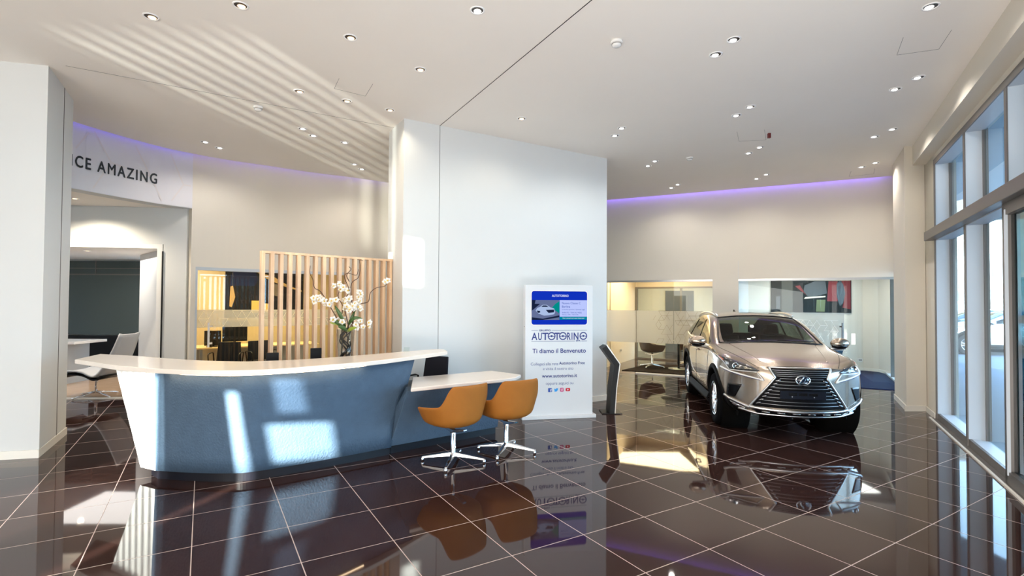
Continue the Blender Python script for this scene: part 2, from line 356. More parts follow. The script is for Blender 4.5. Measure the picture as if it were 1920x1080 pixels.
# banner on the fascia
bs = off([p for p in bsegs], .012)
t = thing('banner', 'grey curved fascia banner reading experience amazing below ceiling', 'banner')
g = MB(); strip(g, bs, .010, 3.245, H+.0); obj('panel', g, M['banner'], t)
def arc_len(pts):
    L = [0]
    for i in range(len(pts)-1): L.append(L[-1]+(pts[i+1]-pts[i]).length)
    return L
bo = off([p for p in bsegs], .016); BL = arc_len(bo)
def on_arc(s, outw=0):
    s = max(0, min(BL[-1]-1e-6, s)); i = max(k for k in range(len(BL)-1) if BL[k] <= s); a, b = bo[i], bo[i+1]; tt = (s-BL[i])/(BL[i+1]-BL[i]); d = (b-a).normalized(); return a+(b-a)*tt+Vector((d.y, -d.x))*outw, d
def s_of_px(px):
    k = (px-960)/FPX
    return min((i*.005 for i in range(int(BL[-1]/.005))), key=lambda s: abs(on_arc(s)[0].x/on_arc(s)[0].y-k))
sa, sb = s_of_px(135), s_of_px(290)       # from C to G
full = text_mesh('EXPERIENCE AMAZING', 0, None, 0, 0, height=.17, spacing=1.25)
gx = sorted(v.co.x for v in full.vertices)[-1]
tailm = text_mesh('CE AMAZING', 0, None, 0, 0, height=.17, spacing=1.25); tw = max(v.co.x for v in tailm.vertices)
kx = (sb-sa)/tw
g = MB(); vs_ = []
for v in full.vertices:
    s_ = sb-(gx-v.co.x)*kx
    pp, d = on_arc(s_, .004) if s_ > 0 else (on_arc(0.001, .004)[0]+on_arc(0.001)[1]*s_, None)
    vs_.append((pp.x, pp.y, 3.56+v.co.y))
for dx_, dz_ in ((0, 0), (.0, .005), (.0, -.005), (.002, .0), (-.002, -.0)):
    g.add([(v[0]+dx_, v[1]+dx_*1.7, v[2]+dz_) for v in vs_], [tuple(p.vertices) for p in full.polygons])
obj('lettering', g, M['ink'], t, merge=False)
g = MB()
def bl(px0, z0, px1, z1, w_=.012):
    s0, s1 = s_of_px(px0), s_of_px(px1); n = 10; rows = [[], []]
    dl = math.hypot(s1-s0, z1-z0); nx, nz = -(z1-z0)/dl*w_, (s1-s0)/dl*w_
    for i in range(n+1):
        s_ = s0+(s1-s0)*i/n; z_ = z0+(z1-z0)*i/n
        for k, sg in ((0, 1), (1, -1)):
            q, d = on_arc(s_+nx*sg, .001); rows[k].append((q.x, q.y, z_+nz*sg))
    g.grid(rows, False)
for a in ((136, 3.82, 160, 4.1), (170, 4.14, 203, 3.74), (203, 3.74, 170, 3.30), (203, 3.74, 278, 3.66), (248, 4.1, 281, 3.62), (281, 3.62, 300, 3.30), (315, 4.1, 340, 3.62), (340, 3.62, 355, 3.62), (340, 3.62, 318, 3.32)): bl(*a)
obj('line_pattern', g, M['bline'], t, merge=False)
# soffit and lounge front wall
W2a, W2b = Vector((-9.4, 8.32)), Vector((-5.60, 8.78))
g = MB(); pl = [tuple(p) for p in off(bsegs, -.2)]+[tuple(W2b), tuple(W2a)]+[(-9.4, 6.4)]; g.prism(pl, 3.25, 3.35); struct('ceiling_soffit', g, M['ceil'])
w2d = (W2b-W2a).normalized()
def w2px(px):
    k = (px-960)/FPX; t = (k*W2a.y-W2a.x)/(w2d.x-k*w2d.y); return W2a+w2d*t
j = w2px(305)
g = MB(); g.seg(W2a-w2d*3, j, .12, 2.62, 3.25); g.seg(j, W2b, .12, 0, 3.25); struct('wall_lounge_front', g, M['walld'])
g = MB(); g.seg(w2px(293), w2px(303), .06, 0, 2.55); g.seg(w2px(128), w2px(303), .06, 2.55, 2.62); struct('trim_1', g, M['white'])
g = MB(); g.seg(w2px(303.6)+Vector((0, -.02)), w2px(305.6)+Vector((0, -.02)), .05, 0, 2.5); struct('trim_2', g, M['black'])
g = MB(); g.prism([tuple(W2a+Vector((0, .08))), tuple(W2b+Vector((-.1, .08))), (-7.1, 12.3), (-12.0, 12.3)], 2.62, 2.70); struct('ceiling_lounge', g, M['ceil'])
g = MB(); a = W2b+Vector((-.14, .16)); b = Vector((-7.84, 10.93)); g.seg(a, b, .1, 0, 2.7); g.seg(b, (-7.95, 12.2), .1, 0, 2.7); struct('wall_lounge_right', g, M['walld'])
# showroom tiles stop at the lounge threshold
g = MB(); g.prism([tuple(W2a+Vector((0, .02))), tuple(W2b+Vector((0, .02))), (-7.1, 12.3), (-12.0, 12.3)], 0.0, .012); struct('floor_lounge', g, M['oakfloor'])
g = MB(); g.seg(W2a, j, .06, 0, .02); struct('trim_3', g, M['base'])
# lounge back: black low cabinet wall, grey glass panel
g = MB(); g.box(-11.5, -8.75, 12.1, 12.2, 0, 2.62); struct('wall_lounge_back', g, M['walld'])
t = thing('wall_screen', 'large dark grey glass wall panel at back of the lounge', 'wall panel', (-10.0, 12.05, 0))
g = MB(); g.box(-1.2, 1.32, -.03, .03, .85, 2.58); obj('panel', g, M['greyglass'], t)
g = MB(); g.box(-1.2, 1.32, -.05, .03, 0, .83); obj('lower_panel', g, M['black'], t)
g = MB(); g.box(-1.2, 1.32, -.045, -.03, 2.25, 2.28); g.box(-1.2, 1.32, -.045, -.03, 2.40, 2.42); g.box(-.62, -.60, -.045, -.03, 2.25, 2.58); g.box(.2, .22, -.045, -.03, 2.25, 2.58); obj('rail', g, M['frame'], t)
g = MB(); g.seg((-8.68, 12.1), (-8.1, 12.1), .04, .5, 2.6); struct('window_1', g, M['street'])

# central wall
CWd = Vector((math.cos(R_(31.1)), math.sin(R_(31.1)))); CWn = Vector((-CWd.y, CWd.x))
c0 = Vector((-1.482, 6.919)); c1 = Vector((1.628, 8.795))
seam = Vector((-1.033, 7.190))
g = MB(); g.prism([tuple(c0), tuple(seam-CWd*.004), tuple(seam-CWd*.004+CWn*.02), tuple(seam+CWd*.004+CWn*.02), tuple(seam+CWd*.004), tuple(c1), tuple(c1+CWn*.66), tuple(c0+CWn*.66)], 0, H); struct('wall_center', g, M['walld'])
g = MB(); g.prism([tuple(seam-CWd*.004+CWn*.012), tuple(seam+CWd*.004+CWn*.012), tuple(seam+CWd*.004+CWn*.02), tuple(seam-CWd*.004+CWn*.02)], 0, H); struct('trim_4', g, M['black'])
g = MB()
g.seg(c0-CWn*.012-CWd*.012, c1-CWn*.012+CWd*.012, .012, 0, .09); g.seg(c1-CWn*.012+CWd*.012, c1+CWn*.66+CWd*.012, .012, 0, .09); struct('baseboard_center', g, M['base'])
# ceiling joints
g = MB(); g.seg(at(1110, 0, H)*1.0+(at(1110, 0, H)-at(825, 236, H))*1.5, at(825, 236, H), .007, H-.003, H+.01); struct('trim_5', g, M['black'])
g = MB(); g.seg(at(123, 123, H), at(640, 221, H), .004, H-.002, H+.01); g.seg(at(640, 221, H), at(743, 240, H), .004, H-.002, H+.01); struct('trim_6', g, M['frame'])
def hatch(n, pts):
    g = MB()
    for a, b in zip(pts[:-1], pts[1:]): g.seg(at(*a, H), at(*b, H), .003, H-.0015, H+.01)
    struct('trim_%d' % n, g, M['frame'])
hatch(7, [(636, 147), (627, 166), (685, 180), (699, 157)])
hatch(8, [(1382, 247), (1386, 265), (1436, 262), (1433, 243)])
hatch(9, [(1694, 70), (1682, 103), (1760, 92), (1784, 56)])
hatch(10, [(1596, 321), (1592, 331), (1638, 326), (1640, 316)])

# left pillar
pA = Vector((-4.965, 5.413)); pl_ = Vector((-.972, -.235)); pB = Vector((-5.29, 5.98)); pC = Vector((-5.51, 6.36))
g = MB(); g.prism([tuple(pA), tuple(pA+pl_*4.6), (-9.6, 6.34), tuple(pC)], 0, H); struct('wall_left_pillar', g, M['walld'])
g = MB(); e = Vector((.87, .5))*.003
g.seg(pB+e, pB+(pC-pB)*.03+e, .006, .0, H); struct('trim_11', g, M['frame'])
g = MB(); s_ = Vector((.03, -.03))*.4
g.seg(pA+pl_*4.6+Vector((0, -.012)), pA+Vector((.008, -.012)), .012, 0, .085); g.seg(pA+Vector((.008, -.012)), pC+Vector((.014, .004)), .013, 0, .085); struct('baseboard_left', g, M['base'])

# back wall with glazed offices
def bpx(px):   # point of the back wall seen at this column
    k = (px-960)/FPX; return BW0+BWD*((k*BW0.y-BW0.x)/(BWD.x-k*BWD.y))
g = MB(); GT = 2.19
g.seg(BW(-.02), BW(6.9), .16*(-1 if False else -1), GT, H+.32)
g.seg(bpx(1385), bpx(1336), -.16, 0, GT); g.seg(bpx(1090), BW(6.9), -.16, 0, GT)
struct('wall_back', g, M['wall'])
g = MB(); g.seg(BW(-.02)+bwn*.004, BW(2.93)+bwn*.004, -.05, GT-.03, GT+.015); g.seg(bpx(1336)+bwn*.004, bpx(1100)+bwn*.004, -.05, GT-.03, GT+.015); struct('trim_12', g, M['steel'])
g = MB(); g.seg(bpx(1336)+bwn*.03, bpx(1192)+bwn*.03, -.06, 0, .025); struct('trim_13', g, M['base'])
def pane(n, a, b, zt, z0=.02, frost=None, pattern=None, lines='line'):
    """office glass pane with an optional frosted band"""
    g = MB(); g.seg(a, b, -.01, z0, zt); o = struct('window_%d' % n, g, M['clear'])
    if frost:
        d = (Vector(b)-Vector(a)).normalized(); nn = Vector((d.y, -d.x));
        if nn.y > 0: nn = -nn
        g = MB(); g.seg(Vector(a)+nn*.002, Vector(b)+nn*.002, -.001, *frost); obj('frosted_band', g, M['frost'], o)
        if pattern:
            g = MB(); rnd = random.Random(n); s0, s1, z0_, z1_, st = pattern; hh = st*.866
            nrow = int((z1_-z0_)/hh+.01); ncol = int((s1-s0)/st)
            for r in range(nrow+1):
                for c in range(ncol+1):
                    x = s0+st*(c+.5*(r % 2)); z = z0_+r*hh
                    for dx, dz in ((st, 0), (st*.5, hh), (-st*.5, hh)):
                        if rnd.random() < .58 and s0 <= x+dx <= s1 and z+dz <= z1_+.01:
                            l_ = math.hypot(dx, dz); ox, oz = -dz/l_*.003, dx/l_*.003
                            vs_ = []
                            for (xx, zz) in ((x+ox, z+oz), (x-ox, z-oz), (x+dx-ox, z+dz-oz), (x+dx+ox, z+dz+oz)):
                                q = Vector(a)+d*xx+nn*.005; vs_.append((q.x, q.y, zz))
                            g.add(vs_, [(0, 1, 2, 3)])
            obj('line_pattern', g, M[lines], o, merge=False)
    return o
bg_ = -bwn*.05
pane(2, bpx(1192)+bg_, bpx(1100)+bg_, GT-.03, frost=(.73, 1.49))
pane(3, bpx(1262)+bg_, bpx(1193)+bg_, GT-.03, frost=(.73, 1.49), pattern=(0.02, .42, .73, 1.49, .125))
pane(4, bpx(1336)+bg_, bpx(1263)+bg_, GT-.03, frost=(.73, 1.49), pattern=(0.0, .82, .73, 1.49, .125))
pane(5, bpx(1583)+bg_, bpx(1385)+bg_, GT-.03, frost=(.73, 1.49), pattern=(.1, 1.2, .9, 1.40, .125), lines='white')
pane(6, BW(.03)+bg_, bpx(1583.6)+bg_*1.4, GT-.03)
t = thing('door_pull', 'dark vertical pull bar on right office glass door', 'door handle', (0, 0, 0))
q = bpx(1578)+bwn*.02; g = MB(); g.box(q.x-.012, q.x+.012, q.y-.03, q.y-.008, .80, 1.29); obj('bar', g, M['frame'], t)
for z_ in (.85, 1.2): g = MB(); g.box(q.x-.01, q.x+.01, q.y-.01, q.y+.06, z_, z_+.03); obj('bracket', g, M['frame'], t)
# right office shell
RW = [(4.95, 11.17), (6.02, 13.02), (8.82, 12.86), (9.02, 12.60), (8.93, 12.10)]
g = MB(); a = Vector((4.95, 11.17)); g.seg(a, (6.02, 13.02), .1, 0, 2.6); struct('wall_office_partition', g, M['walld'])
g = MB(); g.seg((6.02, 13.02), (8.82, 12.86), .12, 0, 2.6); g.seg((8.82, 12.86), (9.02, 12.60), .12, 0, 2.6); g.seg((9.02, 12.60), (8.90, 12.0), .12, 0, 2.6); struct('wall_office_back', g, M['wall'])
g = MB(); g.seg((6.02, 13.008), (8.82, 12.848), .012, 0, .08); g.seg((8.81, 12.85), (9.01, 12.59), .012, 0, .08); g.seg((9.008, 12.6), (8.888, 12.0), .012, 0, .08); struct('baseboard_office', g, M['base'])
g = MB(); g.prism([(4.98, 11.30), (7.66, 9.98), (9.3, 12.6), (8.8, 13.1), (5.9, 13.2)], 2.6, 2.7); struct('ceiling_office', g, M['ceil'])
g = MB(); e1 = bpx(1385)+bwn*.0; p_ = [tuple(BW(.0)), tuple(bpx(1385)), (6.02, 13.0), (8.82, 12.84), (9.0, 12.58), (8.9, 12.1), (8.83, 12.05)]; g.prism(p_, 0, .012); tag(obj('carpet', g, M['navy']), 'navy blue carpet covering the floor of right glass office', 'carpet')
# left meeting room shell
g = MB(); g.seg(BW(6.0)+Vector((.3, .8)), (2.94, 14.07), .1, 0, 2.6); g.seg((2.6, 13.45), (3.72, 15.46), .1, 0, 2.6) ; struct('wall_meeting_left', g, M['beige'])
g = MB(); a = bpx(1340)-bwn*.16; g.seg(a, a+Vector((1.6, 2.9)), -.1, 0, 2.6); struct('wall_meeting_right', g, M['beige'])
g = MB(); g.seg((3.72, 15.46), (6.1, 14.0), .006, .04, 2.1); o = struct('window_7', g, M['clear'])
g = MB(); g.seg((3.72, 15.46), (6.1, 14.0), .05, 0, .04); g.seg((3.72, 15.46), (6.1, 14.0), .05, 2.1, 2.15); g.seg((3.72, 15.46), (3.79, 15.42), .05, 0, 2.1); g.seg((4.85, 14.77), (4.90, 14.74), .05, 0, 2.1); obj('window_frame', g, M['frame'], o)
g = MB(); g.seg((3.72, 15.5), (6.1, 14.04), .05, 2.15, 2.6); struct('wall_meeting_header', g, M['beige'])
g = MB(); g.seg((2.5, 18.3), (9.5, 16.6), .1, 0, 3); g.seg((2.5, 18.3), (3.6, 15.5), .1, 0, 3); struct('wall_corridor', g, M['beige'])
g = MB(); q = Vector((5.28, 17.6)); g.seg(q, q+Vector((.9, -.22)), .05, 0, 2.1); struct('door_1', g, M['frame'])
g = MB(); g.prism([tuple(BW(2.7)-bwn*.1), tuple(BW(7.2)-bwn*.1), (2.0, 18.5), (9.6, 16.8), (6.6, 13.5)], 2.6, 2.7); struct('ceiling_meeting', g, M['ceil'])
area('corridor_light', (5.3, 16.4, 2.5), (0, 0, -1), 1.5, 1, 22, (1, .85, .6))
g = MB(); q = [at(1166, 695), at(1280, 700), at(1330, 690), at(1225, 678)]; q[1] = Vector((4.25, 11.85, 0)); q[2] = Vector((5.3, 13.2, 0))
q[0] = Vector((2.72, 12.66, 0)); q[3] = Vector((3.82, 14.05, 0))
g.prism([(v.x, v.y) for v in q], 0, .014); tag(obj('rug', g, M['rug'], bevel=.004), 'dark brown rug under the swivel chair in left glass room', 'rug')
# left office behind the curved wall
od = Vector((.811, .585)); on = Vector((-.585, .811))
oa = Vector((-7.2, 11.2)); ob = Vector((-3.6, 13.8))
g = MB(); g.seg(oa-od*.6, ob, .1, 0, 2.6); struct('wall_office_left_back', g, M['tan'])
g = MB(); g.seg(Vector((-5.66, 8.90)), oa-od*.6, .08, 0, 2.6); struct('wall_office_left_side', g, M['tan'])
g = MB(); g.seg(ob, Vector((-2.3, 11.6)), .1, 0, 2.6); struct('wall_office_left_end', g, M['tan'])
g = MB(); g.prism([(-5.75, 8.98), tuple(oa-od*.7), tuple(ob), (-2.2, 11.7), (-2.9, 10.9), (-4.6, 9.72)], 2.6, 2.7); struct('ceiling_office_left', g, M['ceil'])
gp = [p for p in off(sub(cG0, cG1), -.08)]; pm = gp[len(gp)//5]
def curved_pane(n, pts, handle=False):
    g = MB(); strip(g, pts, .01, .02, 2.2); o = struct('window_%d' % n, g, M['clear'])
    g = MB(); strip(g, off(pts, .003), .001, 1.19, 1.50); obj('frosted_band', g, M['frost'], o)
    L = arc_len(pts); tot = L[-1]
    def oa_(s):
        s = max(0, min(tot-1e-6, s)); i = max(k for k in range(len(L)-1) if L[k] <= s); a, b = pts[i], pts[i+1]; d = (b-a).normalized(); return a+d*(s-L[i])+Vector((d.y, -d.x))*.007
    g = MB(); rnd = random.Random(5+n); st = .155
    for r in range(3):
        for c in range(int(tot/st)+1):
            x = st*(c+.5*(r % 2)); z = 1.205+r*.14
            for dx, dz in ((st, 0), (st*.5, .14), (-st*.5, .14)):
                if rnd.random() < .6 and 0 <= x+dx <= tot and z+dz < 1.5:
                    l_ = math.hypot(dx, dz); ox, oz = -dz/l_*.003, dx/l_*.003; vs_ = []
                    for xx, zz in ((x+ox, z+oz), (x-ox, z-oz), (x+dx-ox, z+dz-oz), (x+dx+ox, z+dz+oz)):
                        q = oa_(xx); vs_.append((q.x, q.y, zz))
                    g.add(vs_, [(0, 1, 2, 3)])
    obj('line_pattern', g, M['pline'], o, merge=False)
k5 = max(2, len(gp)//4)
curved_pane(8, gp[:k5+1]); curved_pane(9, gp[k5:])
g = MB(); strip(g, off(sub(cG0, cG1), .006), .09, 2.19, 2.245); strip(g, off(sub(cG0, cG0+(cG1-cG0)*.012), .006), .09, 0, 2.2); struct('trim_14', g, M['reveal'])
q = curve_at(394)+Vector((.02, -.03)); t = thing('door_pull', 'white vertical pull bar on left office glass door', 'door handle')
g = MB(); g.box(q.x-.012, q.x+.012, q.y-.04, q.y-.018, .85, 1.28); obj('bar', g, M['white'], t)
for z_ in (.9, 1.2): g = MB(); g.box(q.x-.01, q.x+.01, q.y-.02, q.y+.07, z_, z_+.03); obj('bracket', g, M['white'], t)

# right pillar and window wall
g = MB(); p = [W(.50, 0), W(1.75, 0), W(1.75, .28), W(.50, .28)]; p[0] = Vector((6.499, 8.032, 0)); p[3] = Vector((6.175, 8.023, 0)); g.prism([(q.x, q.y) for q in p], 0, H); struct('wall_right_pillar', g, M['wall'])
g = MB(); g.wbox(.02, 7, 0, -.25, 2.3, H+.4); g.wbox(.02, 1.75, 0, -.25, 0, H); g.wbox(-14, .02, 0, -.25, 3.76, H+.4); struct('wall_right', g, M['wall'])
g = MB(); g.wbox(-14, .60, 0, .17, 3.86, H); struct('wall_right_beam', g, M['wall'])
g = MB(); b0 = Vector((6.499, 8.032)); A = Vector((6.175, 8.023)); e = Vector((0, -.012))
g.seg(Vector((6.14, 8.011)), b0+e, .012, 0, .085); g.seg((W(.62, .012)).xy, (W(.03, .012)).xy, -.012, 0, .085); g.seg((W(.5, .294)).xy, (W(1.75, .294)).xy, -.012, 0, .085); struct('baseboard_right', g, M['base'])
g = MB(); g.wbox(-14, .10, .0, .055, 0, .012); g.wbox(-14, -.0, -.03, .0, 0, .10); struct('trim_15', g, M['frame'])
g = MB(); g.wbox(-14, .12, .052, .075, 0, .016); struct('trim_16', g, M['base'])
nwin = 20
fr = [0.0, -1.6, -3.06, -4.6, -6.1, -7.6, -9.1, -10.6, -12.1]
for i in range(len(fr)-1):
    s1, s0 = fr[i], fr[i+1]
    # upper window
    g = MB(); g.wbox(s0+.02, s1-.05, -.165, -.175, 2.76, 3.70); o = struct('window_%d' % nwin, g, M['street']); nwin += 1
    g = MB().mi(0); g.wbox(s1-.06, s1-.02, -.001, -.18, 2.74, 3.70); g.wbox(s0, s1, -.001, -.18, 3.70, 3.78)
    g.mi(1); g.wbox(s1-.065, s1+.0, 0.0, .012, 2.74, 3.78); g.wbox(s0, s1, 0, .014, 3.70, 3.78)
    g.mi(2); g.wbox(s1-.085, s1-.06, -.15, -.20, 2.74, 3.72); g.wbox(s0, s0+.03, -.15, -.20, 2.74, 3.72); obj('window_frame', g, [M['reveal'], M['frame'], M['frame']], o, merge=False)
    if i < 2:
        g = MB(); g.wbox(s0+.02, s1-.05, -.165, -.175, .10, 2.60); o = struct('window_%d' % nwin, g, M['street']); nwin += 1
        g = MB().mi(0); g.wbox(s1-.06, s1-.02, -.001, -.18, .0, 2.62); g.wbox(s0, s1, -.03, -.18, .0, .10); g.wbox(s0, s1, -.001, -.18, 2.60, 2.63)
        g.mi(1); g.wbox(s1-.065, s1+.0, 0.0, .012, 0, 2.62)
        g.mi(2); g.wbox(s1-.085, s1-.06, -.15, -.20, .1, 2.62); g.wbox(s0, s0+.03, -.15, -.20, .1, 2.62); obj('window_frame', g, [M['reveal'], M['frame'], M['frame']], o, merge=False)
    elif i == 2:   # sliding entrance door
        g = MB(); g.wbox(s0+.06, s1-.07, -.01, -.02, .12, 2.50); o = struct('door_2', g, M['door_glass'])
        g = MB(); g.wbox(s1-.07, s1-.0, .035, -.05, 0, 2.58); g.wbox(s0, s1, .035, -.05, 0, .13); g.wbox(s0, s1, .035, -.05, 2.50, 2.62); g.wbox(s0, s0+.07, .035, -.05, 0, 2.62); obj('door_frame', g, M['frame'], o)
        g = MB(); g.wbox(s1-.10, s1-.085, .02, .045, .1, 2.55); obj('door_seal', g, M['reveal'], o)
        g = MB(); g.wbox(s0-.2, s1-.3, -1.4, -1.41, .05, 2.4); o = struct('window_%d' % nwin, g, M['street']); nwin += 1
        g = MB(); g.wbox(s1-.32, s1-.28, -1.38, -1.44, 0, 2.5); g.wbox(s0-.2, s1-.3, -1.38, -1.44, 2.4, 2.5); obj('window_frame', g, M['frame'], o)
    else:
        g = MB(); g.wbox(s0+.02, s1-.05, -.165, -.175, .10, 2.60); o = struct('window_%d' % nwin, g, M['street']); nwin += 1
        g = MB(); g.wbox(s1-.06, s1-.0, .0, -.18, .0, 2.62); obj('window_frame', g, M['frame'], o)
g = MB(); g.wbox(-14, .12, 0, .11, 2.61, 2.74); struct('trim_17', g, M['frame'], bevel=.006)
# far part of the window wall, beside the right office
g = MB(); g.wbox(1.75, 6.8, -.1, -.11, .05, 2.25); o = struct('window_40', g, M['street'])
g = MB().mi(0)
for s_ in (3.45, 4.6): g.wbox(s_, s_+.05, 0, -.2, 0, 2.3)
g.mi(1); g.wbox(1.75, 6.8, 0, -.2, 0, .05); obj('window_frame', g, [M['frame'], M['reveal']], o, merge=False)
# canopy outside over the upper windows
g = MB(); g.wbox(-14, 6, -.25, -1.04, 3.90, 4.06); struct('wall_canopy', g, mat('canopy_blue', (.22, .36, .47), .6))

# unseen rear wall, widened to block sun, openings shaped to throw sun patches
RY = -3.6
def back_proj(x, y, z):
    t = (y-RY)/SDIR.y; return x-SDIR.x*t, z-SDIR.z*t
ops = []
def opening(xa, ya, xb, yb, z0, z1, z0_open=None):
    x0, za = back_proj(xa, ya, z0); x1, zb = back_proj(xb, yb, z1); ops.append((min(x0, x1), max(x0, x1), za if z0_open is None else z0_open, zb))
opening(-4.25, 5.0, -3.22, 4.78, 0, .98, .35)
opening(-2.56, 4.58, -2.43, 4.60, 0, .86, .30)
opening(-2.26, 4.80, -1.80, 5.02, .14, .50)
opening(-2.17, 4.80, -1.92, 5.02, .62, .92)
opening(-1.48, 6.95, -1.28, 7.0, 1.90, 2.92)
ops.append((-11.3, -9.9, 1.55, 2.12))
xs = sorted({-15, 9.0}|{o_[0] for o_ in ops}|{o_[1] for o_ in ops}); zs = sorted({0, 6.5}|{o_[2] for o_ in ops}|{o_[3] for o_ in ops})
g = MB()
for i in range(len(xs)-1):
    for k in range(len(zs)-1):
        cx, cz = (xs[i]+xs[i+1])/2, (zs[k]+zs[k+1])/2
        if any(a < cx < b and c < cz < d for a, b, c, d in ops): continue
        g.box(xs[i], xs[i+1], RY-.15, RY, zs[k], zs[k+1])
struct('wall_rear_sun_mask', g, M['wall'])
g = MB()
for i, (a, b, c, d) in enumerate(ops):
    if i != 3: g.box(a, b, RY-.08, RY-.07, c, d)
struct('window_41', g, M['clear'])
a, b, c, d = ops[3]; g = MB(); g.box(a, b, RY-.08, RY-.07, c, d); struct('window_42', g, glass('sun_dimming_glass', (.5, .53, .55), 1))  # unseen darker pane, added to weaken one sun patch on the counter
g = MB(); a, b, c, d = ops[0]
for k in range(10): x = a+(b-a)*(k+.5)/10; g.box(x-.022, x+.022, RY-.12, RY-.03, c, d)
struct('trim_18', g, M['frame'])  # unseen bars added in the first opening to stripe the light
g = MB(); g.box(-12.6, -12.4, RY, 12.4, 0, H+.4); struct('wall_left', g, M['wall'])

# ================================================================== OUTSIDE
t = thing('building', 'white rendered building across the street with gridded windows', 'building', (31, 36, 0), R_(-30))
g = MB(); g.box(-26, 26, 0, 10, 0, 7.6); obj('wall', g, M['bwhite'], t)
g = MB(); g.box(-26.6, 26.6, -.8, 10.6, 7.6, 7.9); g.hexa([(-26.6, -.8, 7.9), (26.6, -.8, 7.9), (26.6, 10.6, 7.9), (-26.6, 10.6, 7.9), (-24, 4, 10.1), (24, 4, 10.1), (24, 6, 10.1), (-24, 6, 10.1)]); obj('roof', g, M['roof'], t)
for k in range(9):
    x = -23+k*5.4; g = MB(); g.box(x, x+3.6, -.06, .0, 1.9, 6.0); wn_ = obj('window', g, M['bpane'], t)
    g = MB()
    for q in range(5): g.box(x+q*.9-.06, x+q*.9+.06, -.12, -.05, 1.9, 6.0)
    for q in range(6): g.box(x, x+3.6, -.12, -.05, 1.9+q*.82-.05, 1.9+q*.82+.05)
    obj('window_bars', g, M['bwhite'], wn_)
g = MB(); g.box(-3.6, -.8, 2, 5, 7.9, 11.0); obj('tower', g, mat('ochre_render', (.2, .14, .06), .8), t)
g = MB(); g.hexa([(-4.1, 1.5, 11), (-.3, 1.5, 11), (-.3, 5.5, 11), (-4.1, 5.5, 11), (-2.3, 3.4, 12.2), (-2.1, 3.4, 12.2), (-2.1, 3.6, 12.2), (-2.3, 3.6, 12.2)]); obj('tower_roof', g, M['roof'], t)

# ================================================================== RECEPTION COUNTER
base_f = cr_spline([(-3.29, 4.765), (-2.95, 4.715), (-2.60, 4.70), (-2.36, 4.76), (-1.9, 5.08), (-1.30, 5.57)], 8)
top_f = cr_spline([(-3.33, 4.79), (-2.92, 4.59), (-2.52, 4.53), (-2.24, 4.60), (-1.75, 4.97), (-1.10, 5.82)], 8)
base_f = [Vector(p) for p in base_f]; top_f = [Vector(p) for p in top_f]
bb = off(base_f, -.42); tb = off(top_f, -.42)
t = thing('reception_counter', 'curved blue-grey leather reception counter with white left end', 'reception counter')
def bodyz(k, z0, z1):
    def lp(a, b, k_): return a+(b-a)*k_
    return z0+(z1-z0)*k
g = MB(); rows = []
NZ = 6; Z0, Z1 = .085, 1.01
for i in range(NZ+1):
    k = i/NZ; rows.append([(*(base_f[j]*(1-k)+top_f[j]*k), Z0+(Z1-Z0)*k) for j in range(len(base_f))])
g.grid(rows)
rowsb = []
for i in range(NZ+1):
    k = i/NZ; rowsb.append([(*(bb[j]*(1-k)+tb[j]*k), Z0+(Z1-Z0)*k) for j in range(len(bb))])
g.grid(rowsb)
n = len(base_f)
for i in range(NZ):   # right end
    g.add([rows[i][-1], rowsb[i][-1], rowsb[i+1][-1], rows[i+1][-1]], [(0, 1, 2, 3)])
for rr, rb in ((rows[0], rowsb[0]), (rows[-1], rowsb[-1])): g.grid([rr, rb], False)
obj('front_panel', g, M['leather'], t)
g = MB()   # white left end
b0_, b1_, b2_ = Vector((-3.50, 4.865)), base_f[0], Vector((-3.25, 5.25)); t0_, t1_, t2_ = Vector((-3.96, 5.12)), top_f[0], Vector((-3.66, 5.5))
def q8(a, b, c, d, z): return [(p.x, p.y, z) for p in (a, b, c, d)]
g.hexa(q8(b0_, b1_, Vector((-3.02, 5.15)), b2_, Z0)+q8(t0_, t1_, Vector((-3.05, 5.2)), t2_, Z1)); obj('end_panel', g, M['white'], t)
g = MB(); pf = off(base_f, -.03); pb = off(base_f, -.38)
g.prism([tuple(Vector((-3.42, 4.9)))]+[tuple(p) for p in pf]+[tuple(p) for p in pb[::-1]]+[(-3.2, 5.2)], 0, .09); obj('plinth', g, M['plinth'], t)
frontpx = [(140, 674), (175, 679), (215, 685), (250, 688), (290, 691), (360, 694), (430, 694.5), (500, 692.5), (560, 688.5), (620, 683.5), (700, 677), (780, 667), (828, 660.5), (839, 658.5)]
backpx = [(834, 655.5), (817, 654.5), (746, 660), (660, 667), (578, 673), (500, 676.5), (456, 677.5), (400, 676.5), (340, 673.5), (260, 667.5), (188, 663.5)]
ft = cr_spline([at(x, y, 1.055).xy for x, y in frontpx], 4); btp = cr_spline([at(x, y, 1.055).xy for x, y in backpx], 3)
g = MB(); g.prism([tuple(p) for p in ft]+[tuple(p) for p in btp], 1.012, 1.055); obj('worktop', g, M['counter_top'], t, bevel=.006)
g = MB(); lf = off(top_f, .035)
for i in range(4, len(lf)-6): g.seg(lf[i], lf[i+1], -.012, 1.004, 1.0115)
obj('led_strip', g, M['warmled'], t)
# little acrylic holder on the counter
p = at(762, 659, 1.055); g = MB(); g.box(-.035, .035, -.02, .02, 0, .006); g.hexa([(-.035, -.004, .006), (.035, -.004, .006), (.035, 0, .006), (-.035, 0, .006), (-.035, .02, .05), (.035, .02, .05), (.035, .024, .05), (-.035, .024, .05)])
tag(obj('card_holder', g, M['clear'], loc=p), 'small clear acrylic card holder on right end of the curved counter', 'card holder')

